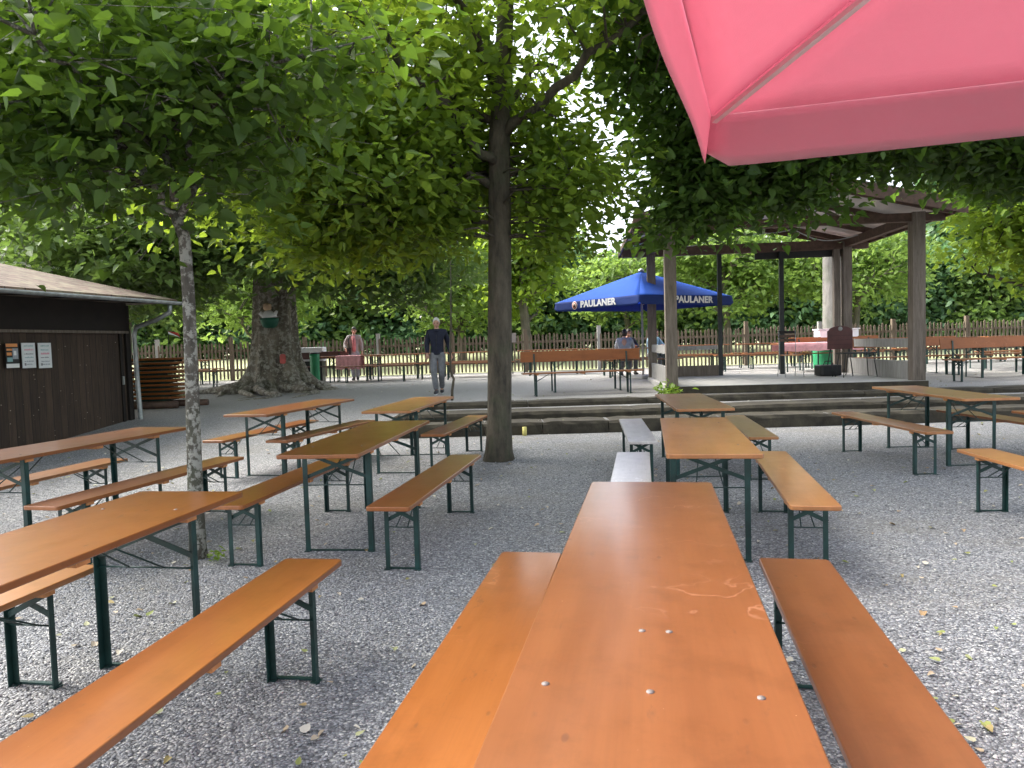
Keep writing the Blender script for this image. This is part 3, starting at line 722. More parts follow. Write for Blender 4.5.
bnc(BA, (6.25, 9.1), (6.2, 7.0), 'short piece of bench at the right edge behind the yellowish bench end')

# ------------------------------------------------------------------ upper terrace furniture
def face(proto, c, yaw, label, cat, group, z=None):
    o = proto if proto.name not in used else copy_tree(proto); used[proto.name] = 1
    o.location = (c[0], c[1], gh(*c) if z is None else z); o.rotation_euler = (0, 0, yaw)
    return tag(o, label, cat, group)
BK = make_backbench(2.5, .29, M['wood'])
KB = 'benches with backrests on the upper terrace'
H = PI / 2
face(BK, (1.45, 15.25), -H + .10, 'orange bench with backrest between the middle trunk and the pavilion, seen from behind', 'bench', KB)
tp = face(TA, (1.6, 16.15), -H + .08, 'table behind the backrest bench left of the pavilion', 'table', GT)
face(BK, (10.35, 15.75), -H + .12, 'long orange bench with backrest at the right edge of the upper terrace, nearest there', 'bench', KB)
face(BK, (9.3, 17.4), -H + .05, 'backrest bench directly right of the front right pavilion post', 'bench', KB)
face(TA, (11.0, 16.65), -H + .12, 'table behind the nearest backrest bench at the right edge', 'table', GT)
face(TA, (9.6, 18.3), -H, 'table behind the backrest bench right of the pavilion post', 'table', GT)
face(BA, (11.2, 17.5), -H + .12, 'bench on the far side of the table at the right edge of the upper terrace', 'bench', GB)
face(TA, (12.7, 19.3), -H + .2, 'farther table near the dark trunk at the right edge', 'table', GT)
face(BA, (12.6, 18.6), -H + .2, 'bench in front of the farther table near the dark trunk', 'bench', GB)
face(BK, (9.0, 20.6), -H, 'farthest backrest bench behind the pavilion right side', 'bench', KB)
BD = make_backbench(2.0, .29, plain('dark_brown_board', (.10, .05, .045), .5, .3, 6))
face(BD, (-6.05 + .15, 22.3), -H, 'dark brown backrest bench beside the old tree, left of the pink cloth', 'bench', KB)
ct = face(TA, (-4.6, 22.0), -H, 'table under the pink cloth in front of the woman', 'table', GT)
# rows along the fence
spots = [(-12.9, 'left edge of the row, behind the lichen-patched trunk'), (-10.3, 'left of the old tree'), (-3.6, 'between the woman and the man'), (-1.2, 'behind the man'), (1.3, 'right of the middle trunk'),
         (5.6, 'seen between the left pavilion posts'), (8.1, 'behind the microphone table in the pavilion'), (10.7, 'right behind the pavilion'), (13.2, 'behind the right hand benches'), (15.7, 'at the right end')]
for i, (x, w) in enumerate(spots):
    y = 23.0 + random.uniform(-.15, .15) + (0.3 if x < -9 else 0); a = -H + random.uniform(-.05, .05)
    face(TA, (x, y), a, 'table of the fence row, ' + w, 'table', GT)
    face(BA, (x + random.uniform(-.1, .1), y - .62), a + random.uniform(-.03, .03), 'front bench of the fence row, ' + w, 'bench', GB)
    face(BA, (x + random.uniform(-.1, .1), y + .62), a, 'rear bench of the fence row, ' + w, 'bench', GB)
for x, w in ((-12.2, 'seen left of the lichen-patched trunk'), (-9.3, 'seen just left of the old tree'), (-3.9, 'left of the man'), (-1.0, 'right of the stick sapling'), (6.9, 'between the thin pavilion posts')):
    face(BA, (x, 21.3), -H + random.uniform(-.04, .04), 'single bench in front of the fence row, ' + w, 'bench', GB)
# table and benches of the seated group
face(TA, (3.45, 20.5), -H, 'table of the people seated under the blue parasol', 'table', GT)
face(BA, (3.45, 19.85), -H, 'near bench of the seated people under the blue parasol', 'bench', GB)
face(BA, (3.45, 21.15), -H, 'far bench of the seated people under the blue parasol', 'bench', GB)

# ------------------------------------------------------------------ terrace steps
st = empty('terrace_steps', (4, 12.1, 0), 0, 'three dark weathered timber steps leading up to the pavilion terrace', 'steps')
for row, (yf, z0, z1) in enumerate(((12.02, -.05, .205), (12.62, .15, .32), (13.78, .26, .415))):
    x = -2.15 + row * .12
    while x < 14:
        L = random.uniform(1.5, 2.6) if row else random.uniform(.9, 1.9)
        b = MB(); n = 9; dpt = (.57, .72, .34)[row] + random.uniform(-.02, .02); rj = lambda q: random.uniform(-q, q)
        v = []
        for i in range(n):
            xx_ = x + L * i / (n - 1) - 4; e = .03 if i in (0, n - 1) else 0
            for (yy2, zz) in ((yf + e, z0), (yf + .005 + rj(.012), z1 - .05), (yf + .03, z1 - e * .5 + rj(.006)), (yf + dpt, z1 - e * .4 + rj(.006)), (yf + dpt, z0)):
                v.append((xx_ + rj(.01), yy2 - 12.1 + rj(.008), zz))
        f = [(i * 5 + k, i * 5 + (k + 1) % 5, (i + 1) * 5 + (k + 1) % 5, (i + 1) * 5 + k) for i in range(n - 1) for k in range(5)] + [(4, 3, 2, 1, 0), tuple((n - 1) * 5 + k for k in range(5))]
        f = [tuple(reversed(q)) for q in f]
        b.add(v, f).build('sleeper', M['sleeper'], st)
        x += L + random.uniform(.004, .012)
tag(MB().tube([(.18, 11.95, 0), (.18, 11.95, .14)], .035, 12).build('marker_stub', plain('yellow_stub', (.55, .50, .16), .7)), 'short yellow stub at the foot of the steps right of the middle trunk', 'stub')

# ------------------------------------------------------------------ pavilion
ZS = .55
PV = empty('pavilion', (3.17, 14.75, 0), -.09, 'open timber pavilion with a gabled corrugated roof over a low stage', 'pavilion')
Wd, Dp = 4.65, 3.75
MB().box(-.12, Wd + .12, -.12, Dp + .1, .2, ZS).build('stage_floor', M['concrete'], PV)
MB().box(-.14, Wd + .14, -.18, -.122, ZS - .15, ZS - .006).build('stage_edge', M['sleeper'], PV)
for (x, y, w, h, m) in ((0, 0, .22, 3.75, 'greywood'), (Wd, 0, .23, 3.75, 'greywood'), (0, Dp, .2, 3.7, 'greywood'), (Wd, Dp, .2, 3.7, 'greywood')):
    MB().box(x - w / 2, x + w / 2, y - w / 2, y + w / 2, ZS, h).build('post', M[m], PV)
MB().box(Wd - .3, Wd - .16, Dp - .05, Dp + .09, ZS, 3.7).build('post', M['greywood'], PV)
for x in (1.65, 3.12): MB().box(x - .05, x + .05, Dp - .05, Dp + .05, ZS, 3.62).build('thin_post', M['dsteel'], PV)
for y0, nm in ((-.06, 'front_beam'), (Dp - .06, 'rear_beam')):
    b = MB().box(-.7, Wd + .5, y0, y0 + .14, 3.52 + (.06 if y0 < 0 else 0), 3.74); b.build(nm, M['brownwood'], PV)
for x in (-.07, Wd - .07): MB().box(x, x + .14, .085, Dp - .065, 3.56, 3.74).build('side_beam', M['brownwood'], PV)
cx_ = Wd / 2 - .1; hw = 2.95; ze, zr = 3.72, 4.42; y0, y1 = -.75, Dp + .7
for s in (-1, 1):
    b = MB(); v = []; n = 90
    for j, x in enumerate(np.linspace(0, 1, 2)):
        pass
    # corrugations run down the slope
    vs = []; fs = []
    for i in range(n + 1):
        y = y0 + (y1 - y0) * i / n; c = .012 * math.cos(i * PI)
        for k in range(3):
            t = k / 2; vs.append((cx_ + s * hw * t, y, zr + (ze - zr) * t + c + .05))
    for i in range(n):
        for k in range(2): fs.append((i * 3 + k, i * 3 + k + 1, (i + 1) * 3 + k + 1, (i + 1) * 3 + k))
    o = b.add(vs, fs, True).build('roof_sheet', M['sheet'], PV)
    md = o.modifiers.new('thick', 'SOLIDIFY'); md.thickness = .012; md.offset = 1
    for yy2 in (y0 - .03, y1):
        bb = MB().add([(cx_, yy2, zr + .1), (cx_ + s * (hw + .03), yy2, ze + .1), (cx_ + s * (hw + .03), yy2, ze - .14), (cx_, yy2, zr - .17),
                (cx_, yy2 + .028, zr + .1), (cx_ + s * (hw + .03), yy2 + .028, ze + .1), (cx_ + s * (hw + .03), yy2 + .028, ze - .14), (cx_, yy2 + .028, zr - .17)],
               [(0, 1, 2, 3), (7, 6, 5, 4), (0, 4, 5, 1), (1, 5, 6, 2), (2, 6, 7, 3), (3, 7, 4, 0)])
        bb.build('barge_board', M['brownwood'], PV)
    MB().box(cx_ + s * hw - .02, cx_ + s * hw + .02, y0, y1, ze - .08, ze + .03).build('eave_board', M['brownwood'], PV)
    for k in range(4):
        yy2 = y0 + .35 + (y1 - y0 - .7) * k / 3
        MB().bar((cx_ + s * .03, yy2, zr - .03), (cx_ + s * (hw - .04), yy2, ze - .03), .07, .12).build('rafter', M['brownwood'], PV)
MB().box(cx_ - .06, cx_ + .06, y0, y1, zr - .16, zr - .02).build('ridge_beam', M['brownwood'], PV)
MB().box(cx_ + .3, Wd + .05, Dp + .10, Dp + .13, 3.36, 3.54).build('rear_board', M['black'], PV)
for s in (-1, 1): MB().bar((cx_ + s * .1, .02, 4.2), (cx_ + s * 1.0, .02, 3.72), .06, .08, (0, 1, 0)).build('strut', M['greywood'], PV)
# side rails and low side boards
for x in (0, Wd):
    MB().box(x - .03, x + .03, .12, Dp - .11, 1.18, 1.36).build('side_rail', M['palegrey'], PV)
    MB().box(x - .04, x + .04, .12, Dp - .11, ZS + .002, ZS + .36).build('side_board', M['palegrey'], PV)
MB().box(.11, 1.58, Dp - .04, Dp + .02, 1.20, 1.30).build('rear_rail', M['palegrey'], PV)
MB().box(.12, 1.58, Dp - .10, Dp + .06, ZS + .002, ZS + .26).build('rear_low_wall', M['greywood'], PV)
# drooping cable under the roof
cb = MB(); pts = []
for i in range(25):
    t = i / 24; pts.append((.1 + t * 4.3, 2.2 + .2 * math.sin(t * 9), 3.66 - .16 * abs(math.sin(t * PI * 3)) + .25 * (1 - abs(2 * t - 1))))
cb.tube(pts, .012, 6).build('cable', M['zinc'], PV)
def pv(x, y, z=0): # pavilion local -> world
    c, s = math.cos(-.09), math.sin(-.09); return (3.17 + x * c - y * s, 14.75 + x * s + y * c, z)

# things on the stage
r = empty('sign_easel', pv(3.95, 2.15, ZS), -.05, 'dark red brown board with an arched top and pale ornament standing on the stage', 'board')
b = MB(); poly = [(-.27, 0), (.27, 0), (.27, .40)] + [(.24 * math.cos(a), .42 + .09 * math.sin(a)) for a in [PI * k / 10 for k in range(11)]] + [(-.27, .40)]
b.prism(poly, -.02, .02); o = b.build('panel', plain('red_brown_board', (.085, .022, .018), .5, .2, 5), r); o.rotation_euler = (H, 0, 0); o.location = (0, 0, .60)
for k in range(3): MB().box(-.25, .25, -.026, -.021, .70 + k * .1, .704 + k * .1).build('groove', M['shed_dark'], r)
MB().tube([(0, -.022, 1.05), (0, -.03, 1.05)], [.05, .04], 12).build('ornament', M['palegrey'], r)
for s in (-1, 1):
    MB().tube([(s * .2, .0, .62), (s * .22, -.15, 0)], .012, 6).build('leg', M['dsteel'], r); MB().tube([(s * .2, .02, .62), (s * .22, .25, 0)], .012, 6).build('leg', M['dsteel'], r)
r = empty('side_table', pv(4.15, 1.75, ZS), 0, 'small black table with thin splayed legs below the arched board', 'table')
MB().box(-.36, .36, -.2, .2, .50, .53).build('tabletop', M['black'], r)
for sx in (-1, 1):
    for sy in (-1, 1): MB().tube([(sx * .3, sy * .15, .5), (sx * .36, sy * .2, 0)], .011, 6).build('leg', M['dsteel'], r)
bg = MB(); bg.plank(.5, .36, .24, .25, .06, .02); r = bg.build('equipment_bag', M['black'], None, pv(3.75, 2.35, ZS), .1); tag(r, 'black bag lying on the stage floor under the small black table', 'bag')
MB().tube([(-.12, -.02, .24), (-.08, -.02, .33), (.08, -.02, .33), (.12, -.02, .24)], .012, 6).build('handle', M['black'], r)
# folding chair (pale frame, dark slatted back)
r = empty('folding_chair', pv(2.95, 2.4, ZS), 0, 'tall chair with a dark slatted back standing on the stage beside the thin post', 'chair')
MB().plank(.36, .36, .02, .50, .03).build('seat', M['edge'], r)
for k in range(3): MB().box(-.2, .2, .20, .22, .80 + k * .09, .86 + k * .09).build('back_slat', M['brownwood'] if k < 2 else M['shed_dark'], r)
for sx in (-1, 1):
    MB().tube([(sx * .19, -.17, .49), (sx * .21, -.24, 0)], .009, 6).build('leg', M['zinc'], r)
    MB().tube([(sx * .19, .2, 1.05), (sx * .19, .18, .5), (sx * .2, .26, 0)], .009, 6).build('leg', M['zinc'], r)
# pink clothed table behind
r = empty('cloth_table', (8.3, 20.2, gh(8, 20.2)), -.03, 'table with a pale pink cloth behind the arched board', 'table')
MB().plank(2.3, .7, .03, .77, .03).build('tabletop', M['wood'], r)
for sx in (-.9, .9):
    for sy in (-.28, .28): MB().box(sx - .015, sx + .015, sy - .015, sy + .015, 0, .74).build('leg', M['steel'], r)
def drape(name, w, d, z, drop, parent=None, loc=None, mat=None):
    n = 28; m = 10; vs = []; 
    for i in range(n + 1):
        x = -w / 2 + w * i / n
        prof = [(-d / 2 - .012, z - drop), (-d / 2 - .014, z - drop * .5), (-d / 2 - .006, z - .01), (-d / 2 + .01, z), (0, z + .002), (d / 2 - .01, z), (d / 2 + .008, z - .01), (d / 2 + .014, z - drop * .5), (d / 2 + .012, z - drop)]
        for y, zz in prof:
            k = max(0, (z - zz) / drop); vs.append((x, y + .018 * k * math.sin(i * 1.35) * (1 if y > 0 else -1), zz + .012 * k * math.sin(i * .9)))
    q = 9; fs = [(i * q + k, i * q + k + 1, (i + 1) * q + k + 1, (i + 1) * q + k) for i in range(n) for k in range(q - 1)]
    o = MB().add(vs, fs, True).build(name, mat or M['pinkcloth'], parent, loc); return o
tag(drape('tablecloth', 2.2, .72, .775, .22, None, (8.3, 20.2, gh(8, 20.2))), 'pale pink tablecloth on the table behind the arched board', 'tablecloth')
tag(drape('tablecloth', .72, .60, .775, .40, None, (-4.75, 22.0, gh(-4.5, 22))), 'pink cloth hanging over the table in front of the woman', 'tablecloth')

def bin_(x, y, r_, h, label):
    r = empty('waste_bin', (x, y, gh(x, y)), 0, label, 'bin')
    b = MB(); b.tube([(0, 0, 0), (0, 0, .05), (0, 0, h * .9), (0, 0, h)], [r_ * .9, r_ * .92, r_, r_ * 1.03], 20); b.build('body', M['green'], r)
    b = MB(); b.tube([(0, 0, h), (0, 0, h + .03), (0, 0, h + .05)], [r_ * 1.06, r_ * 1.04, r_ * .7], 20); b.build('lid', M['dsteel'], r)
bin_(-5.35, 20.3, .13, .86, 'narrow green bin right beside the old trunk')
bin_(9.05, 21.6, .30, .72, 'wide green bin below the white crates behind the pavilion')
for i in range(2):
    r = empty('plastic_crate', (8.85 + i * .62, 21.0, gh(9, 21) + .79 * 0), 0, ['white crate left of the grey trunk, on the stand behind the stage', 'white crate directly touching the grey trunk, on the stand behind the stage'][i], 'crate', 'white crates')
    r.location.z = gh(9, 21) + .80
    b = MB(); b.plank(.5, .4, .30, .30, .05, .02); b.build('box', M['white'], r); MB().box(-.27, .27, -.22, .22, .302, .33).build('rim', M['white'], r)
r = empty('crate_stand', (9.16, 21.0, gh(9, 21)), 0, 'low dark stand carrying the white crates behind the stage', 'stand')
MB().box(-.65, .65, -.25, .25, .76, .795).build('shelf', M['steel'], r)
for sx in (-.6, .6):
    for sy in (-.22, .22): MB().box(sx - .015, sx + .015, sy - .015, sy + .015, 0, .758).build('leg', M['steel'], r)
r = empty('plastic_crate', (-6.15, 22.75, gh(-6, 22.7)), 0, 'long white box behind the dark brown bench beside the green bin', 'crate')
b = MB(); b.plank(.95, .5, .42, 1.05, .05, .02); b.build('box', M['white'], r); MB().box(-.42, .42, -.2, .2, 0, .628).build('pedestal', M['dsteel'], r)
r = empty('notice_sign', (.04, 23.9, gh(0, 23.9)), 0, 'small pale square notice on a post by the fence, right of the middle trunk', 'sign')
MB().box(-.02, .02, 0, .04, 0, 1.3).build('post', M['dsteel'], r); MB().box(-.14, .14, -.02, 0, 1.02, 1.32).build('panel', M['palegrey'], r)

# wall ornament on the old trunk: green basket with a white figure
r = empty('hanging_basket', (-5.86, 18.22, gh(bx, by) + 1.70), 0, 'green basket holding a white and peach figure, hung on the old trunk', 'ornament')
b = MB(); b.tube([(0, 0, -.14), (0, 0, -.10), (0, 0, .02), (0, 0, .1)], [.10, .17, .22, .23], 14); b.build('basket', plain('dark_green', (.01, .10, .06), .6), r)
b = MB(); b.tube([(0, 0, .1), (-.02, 0, .2), (-.04, 0, .28)], [.2, .15, .08], 12); b.tube([(.1, 0, .15), (.2, -.02, .27)], [.07, .03], 8); b.tube([(-.12, 0, .15), (-.22, -.02, .24)], [.06, .05], 8); b.build('figure', M['txtwhite'], r)
MB().tube([(-.04, 0, .27), (-.04, 0, .33), (-.04, 0, .43), (-.04, 0, .47)], [.05, .10, .10, .03], 12).build('head', plain('peach', (.60, .42, .27), .7), r)
tag(MB().plank(.14, .24, .01, .0, .05, .003).build('red_marker', plain('faded_red', (.55, .12, .10), .7)), 'faded red patch on the lower right of the old trunk', 'marker')
bpy.data.objects['red_marker'].location = (-5.60, 18.28, gh(bx, by) + .80); bpy.data.objects['red_marker'].rotation_euler = (math.radians(83), 0, .12)

# ------------------------------------------------------------------ fence
FY = 25.3
fe = empty('picket_fence', (0, FY, 0), 0, 'long weathered wooden picket fence between the terrace and the meadow', 'fence')
x = -22.; i = 0
while x < 26:
    b = MB(); L = 2.5
    for k in range(19):
        xx_ = x + .07 + k * .128; g0 = gh(xx_, FY); h = 1.28 + random.uniform(-.04, .05); ln = random.uniform(-.02, .02); w = random.uniform(.024, .034)
        b.add([(xx_ - w, -.01, g0 + .05), (xx_ + w, -.01, g0 + .05), (xx_ + w + ln, -.01, g0 + h - .05), (xx_ + ln, -.01, g0 + h), (xx_ - w + ln, -.01, g0 + h - .05),
               (xx_ - w, .012, g0 + .05), (xx_ + w, .012, g0 + .05), (xx_ + w + ln, .012, g0 + h - .05), (xx_ + ln, .012, g0 + h), (xx_ - w + ln, .012, g0 + h - .05)],
              [(0, 1, 2, 3, 4), (9, 8, 7, 6, 5)] + [(k2, 5 + k2, 5 + (k2 + 1) % 5, (k2 + 1) % 5) for k2 in range(5)])
    b.build('picket_panel', M['fence'], fe)
    b = MB(); g0 = gh(x, FY)
    for z in (.32, .98): b.box(x + .05, x + L - .05, .014, .055, g0 + z, g0 + z + .08)
    b.build('rail', M['fence'], fe)
    MB().box(x - .06, x + .06, -.0, .12, g0 - .05, g0 + 1.46 + random.uniform(-.05, .05)).build('post', M['palegrey'] if i % 3 == 1 else M['fence'], fe)
    x += L; i += 1

# ------------------------------------------------------------------ shed
SH = empty('shed', (-7.13, 13.8, 0), math.atan2(.21, .978), 'dark brown wooden shed with a shingled roof and gutter at the left edge', 'shed')
# local frame: +Y points away from camera along the wall, wall on x=0 plane, shed body at x<0
SH.rotation_euler = (0, 0, -math.atan2(.21, .978))
Ls, Ds = 7.2, 4.6
MB().box(-Ds, 0, -Ls, 0, -.1, 2.40).build('wall', M['shed_wood'], SH)
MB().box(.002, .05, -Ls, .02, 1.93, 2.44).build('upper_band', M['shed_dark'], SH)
MB().box(.004, .075, -Ls, .03, 1.885, 1.93).build('rail', M['greywood'], SH)
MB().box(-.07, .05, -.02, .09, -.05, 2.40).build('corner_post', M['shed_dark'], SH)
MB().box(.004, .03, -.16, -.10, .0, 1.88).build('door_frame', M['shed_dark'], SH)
MB().box(.03, .055, -.155, -.12, .95, 1.1).build('latch', M['zinc'], SH)
ov = .78; ze_ = 2.50; A = (ov, -Ls - .5, ze_); B_ = (ov, .5, ze_); Cc = (-Ds - ov, .5, ze_); Dd = (-Ds - ov, -Ls - .5, ze_); R1 = (-Ds / 2, -2.2, 3.42); R2 = (-Ds / 2, -Ls + 2, 3.42)
b = MB(); b.add([A, B_, Cc, Dd, R1, R2, tuple(Vector(A) - Vector((0, 0, .06))), tuple(Vector(B_) - Vector((0, 0, .06))), tuple(Vector(Cc) - Vector((0, 0, .06))), tuple(Vector(Dd) - Vector((0, 0, .06)))],
                [(0, 1, 4, 5), (1, 2, 4), (2, 3, 5, 4), (3, 0, 5), (9, 8, 7, 6), (0, 6, 7, 1), (1, 7, 8, 2), (2, 8, 9, 3), (3, 9, 6, 0)])
b.build('roof', M['shingle'], SH)
b = MB(); n = 12
gut = [(ov + .055 + .055 * math.cos(a), ze_ - .045 + .055 * math.sin(a)) for a in [PI + PI * k / 8 for k in range(9)]]
vs = [(x, y, z) for y in (-Ls - .5, .52) for x, z in gut] ; fs = [(k, k + 1, 9 + k + 1, 9 + k) for k in range(8)] + [tuple(range(9)), tuple(range(17, 8, -1))]
o = b.add(vs, fs, True).build('gutter', M['zinc'], SH); md = o.modifiers.new('t', 'SOLIDIFY'); md.thickness = .004
MB().tube([(ov + .055, .2, 2.38), (ov + .05, .2, 2.26), (.55, .17, 2.12), (.16, .12, 2.0), (.11, .12, 1.86), (.13, .12, .9), (.16, .12, .12), (.24, .10, .05)], .042, 12).build('downpipe', M['zinc'], SH)
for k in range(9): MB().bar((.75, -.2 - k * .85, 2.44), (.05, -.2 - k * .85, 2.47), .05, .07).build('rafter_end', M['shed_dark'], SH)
# posters
def wallray(px, py):
    d = Vector(((px - 512) / 745, 1, -(py - 343 + .03 * (px - 512)) / 745)); ax, ay = Vector((-.21, -.978, 0)), Vector((.978, -.21, 0)); o = Vector((0, 0, 1.48)); c = Vector((-7.13, 13.8, 0))
    t = (c - o).dot(ay) / d.dot(ay); p = o + d * t - c; return (-p.dot(ax), p.z)
def fix(q): return q
for i, (px0, px1) in enumerate(((3.5, 18.5), (20, 35), (36.5, 51))):
    (ya, z1) = wallray(px0, 342); (yb, _) = wallray(px1, 342); (_, z0) = wallray((px0 + px1) / 2, 367); z1 = wallray((px0 + px1) / 2, 342)[1]
    lab = ['dark poster with orange lettering and a white footer on the shed wall, leftmost', 'white notice with teal and pink lines in the middle of the shed posters', 'white notice with a pink heading, rightmost on the shed wall'][i]
    r = empty('poster', SH.matrix_world @ Vector((0, 0, 0)), 0, lab, 'poster', 'paper notices on the shed wall')
    c_, s_2 = math.cos(SH.rotation_euler.z), math.sin(SH.rotation_euler.z); lx, ly = .06, (ya + yb) / 2
    r.location = (-7.13 + lx * c_ - ly * s_2, 13.8 + lx * s_2 + ly * c_, z0); r.rotation_euler = (0, 0, SH.rotation_euler.z + H)
    w = abs(yb - ya) - .03; h = z1 - z0
    MB().box(-w / 2, w / 2, -.0, .012, 0, h).build('sheet', M['black'] if i == 0 else M['white'], r)
    def strip(x0, x1, z0_, z1_, m, nm='print', lv=0):
        MB().box(x0 * w, x1 * w, -.002 - lv * .0015, -.0004 - lv * .0015, z0_ * h, z1_ * h).build(nm, m, r)
    if i == 0:
        strip(-.49, .49, .005, .17, M['txtwhite']); strip(-.46, .42, .84, .97, M['orangep']); strip(-.42, .0, .69, .77, M['orangep']); strip(-.42, -.05, .50, .62, M['orangep'])
        strip(.02, .44, .35, .78, M['ltgrey']); strip(.1, .3, .5, .68, M['txtwhite'], 'print', 1); strip(-.4, .0, .25, .42, M['tealp'])
    else:
        rows = [(.86, 'tealp'), (.70, 'pinkp' if i == 1 else 'tealp'), (.54, 'grey' if i == 1 else 'pinkp'), (.40, 'tealp' if i == 1 else 'grey'), (.24, 'ltgrey'), (.12, 'ltgrey')]
        for z, m in rows:
            x = -.34 + random.uniform(0, .05); b = MB()
            while x < .30:
                lw = random.uniform(.03, .06); hh = random.choice((.035, .05)) * (1.4 if m == 'pinkp' else 1)
                b.box(x * w, (x + lw) * w, -.002, -.0004, z * h, (z + hh) * h); x += lw + (.018 if random.random() > .2 else .05)
            b.build('text_line', M[m], r)
        MB().box(-.36 * w, -.24 * w, -.0035, -.0022, .1 * h, .2 * h).build('print', M['grey'], r)

# stack of folded benches behind the shed corner
r = empty('timber_logs', (-7.7, 15.3, gh(-7.7, 15.3)), 0, 'two dark logs lying under the stack of folded orange benches', 'logs')
MB().tube([(-1.1, -.22, .06), (.9, -.2, .06)], .075, 9, wob=.08).build('log', M['brownwood'], r); MB().tube([(-1.1, .25, .06), (1.35, .2, .06)], .075, 9, wob=.08).build('log', M['brownwood'], r)
ordn = ['bottom', 'second', 'third', 'fourth', 'fifth', 'sixth', 'seventh', 'eighth', 'ninth', 'tenth']
FB = None
zb_ = gh(-7.7, 15.3) + .14
for k in range(10):
    if FB is None:
        FB = empty('folded_bench'); MB().plank(.5, 2.2, .045, .085, .02, .006).build('board', M['wood'], FB)
        b = MB()
        for s in (-1, 1):
            for x in (-.2, .2): b.bar((x, s * .85, .02), (x, s * .15, .02), .026, .036)
            b.bar((-.2, s * .18, .02), (.2, s * .18, .02), .02, .03); b.bar((-.2, s * .8, .02), (.2, s * .8, .02), .02, .03)
        b.build('folded_legs', M['steel'], FB)
        o = FB
    else: o = copy_tree(FB)
    o.location = (-7.82 + random.uniform(-.04, .04) + (.1 if k > 8 else 0), 15.3 + random.uniform(-.03, .03), zb_ + k * .088); o.rotation_euler = (0, 0, H + .06 + random.uniform(-.03, .03))
    tag(o, 'folded orange bench in the stack behind the shed, ' + (ordn[k] + ' from below' if k not in (0, 9) else ('lowest of the stack' if k == 0 else 'topmost of the stack')), 'bench', 'folded benches stacked behind the shed')
r = empty('pennant', (-7.28, 15.9, gh(-7, 15.9)), 0, 'small red and white flag just right of the shed downpipe', 'flag')
MB().tube([(0, 0, 0), (0, 0, 1.5)], .008, 6).build('pole', M['dsteel'], r)
MB().add([(0, 0, 1.55), (.24, .02, 1.42), (.0, .0, 1.5), (0, .004, 1.55), (.24, .024, 1.42), (0, .004, 1.5)], [(0, 2, 1), (3, 4, 5)]).build('white_half', M['txtwhite'], r)
MB().add([(-.02, 0, 1.56), (.2, .02, 1.52), (.24, .03, 1.43), (-.02, .004, 1.56), (.2, .024, 1.52), (.24, .034, 1.43)], [(0, 2, 1), (3, 4, 5)]).build('red_half', M['red'], r)

# sapling stick beside the man
r = empty('sapling', (-1.2, 14.75, gh(-1.2, 14.75)), 0, 'thin crooked bare sapling stem just right of the man', 'sapling')
MB().tube([(0, 0, -.05), (.01, 0, .2), (.05, 0, .42), (-.01, .0, .6), (.0, 0, 1.0), (.03, 0, 1.5), (.05, 0, 2.1), (.07, 0, 2.9), (.05, 0, 3.6)], [.028, .026, .025, .023, .02, .018, .014, .01, .004], 8).build('stem', M['bark_mid'], r)

# ------------------------------------------------------------------ parasols
def parasol(name, centre, ang, half, zh, zs, za, matc, matv, label, ribs=8, text=False, pole_r=.03, z0=None, scal=False):
    g0 = gh(centre[0], centre[1]); r = empty(name, (centre[0], centre[1], g0), ang, label, 'parasol')
    zs, za, zh = zs - g0, za - g0, zh - g0
    c = [(-half, -half), (half, -half), (half, half), (-half, half)]
    N_ = 14; b = MB()
    for i in range(4):
        p, q = Vector((*c[i], zs)), Vector((*c[(i + 1) % 4], zs)); ap = Vector((0, 0, za)); vs = []
        for a in range(N_ + 1):
            t = a / N_; e = p.lerp(q, t)
            for k in range(N_ + 1):
                u = k / N_; w = e.lerp(ap, u)
                w.z -= .05 * math.sin(PI * t) * (1 - u) * math.sin(PI * min(1, u * 1.2 + .08)) * half / 1.6
                vs.append(w)
        n = N_ + 1; fs = [(a * n + k, (a + 1) * n + k, (a + 1) * n + k + 1, a * n + k + 1) for a in range(N_) for k in range(N_)]
        b.add(vs, fs, True)
    cp = b.build('canopy', matc, r); md = cp.modifiers.new('t', 'SOLIDIFY'); md.thickness = .0015
    for i in range(4):
        p, q = Vector((*c[i], zs)), Vector((*c[(i + 1) % 4], zs)); m = 40; vs = []; d = (q - p).normalized(); nn = Vector((d.y, -d.x, 0))
        for a in range(m + 1):
            t = a / m; e = p.lerp(q, t); ed = min(t, 1 - t) * (2 * half)
            dep = (zs - zh)
            rr = .10; dp = dep - (0 if ed > rr else .055 * (1 - math.sqrt(max(0, 1 - ((rr - ed) / rr) ** 2))))
            for k in range(6):
                u = k / 5; off = .002 + .02 * u; w = e + Vector((0, 0, -dp * u)) + nn * (off + .009 * u * math.sin(t * 13 + i) * math.sin(PI * t)) + d * off * (2 * t - 1)
                vs.append(w)
        fs = [(a * 6 + k, a * 6 + k + 1, (a + 1) * 6 + k + 1, (a + 1) * 6 + k) for a in range(m) for k in range(5)]
        o = MB().add(vs, fs, True).build('valance', matv, r); md = o.modifiers.new('t', 'SOLIDIFY'); md.thickness = .0015
    for i in range(4):
        p = Vector((*c[i], zs - .012)); ap = Vector((0, 0, za - .03)); MB().bar(p * .995, ap, .022, .016).build('rib', M['ribm'], r)
        mid = (Vector((*c[i], zs)) + Vector((*c[(i + 1) % 4], zs))) / 2 - Vector((0, 0, .075)); MB().bar(mid * 1.0, ap, .018, .014).build('rib', M['zinc'], r)
    MB().tube([(0, 0, .0), (0, 0, za + .02)], pole_r, 14).build('pole', M['palegrey'] if text else M['zinc'], r)
    MB().tube([(0, 0, za + .0), (0, 0, za + .05), (0, 0, za + .08)], [.09, .07, .02], 12).build('finial', M['zinc'], r)
    MB().plank(.6, .6, .09, .09, .05, .01).build('base', M['concrete'], r)
    return r, c, zs, zh
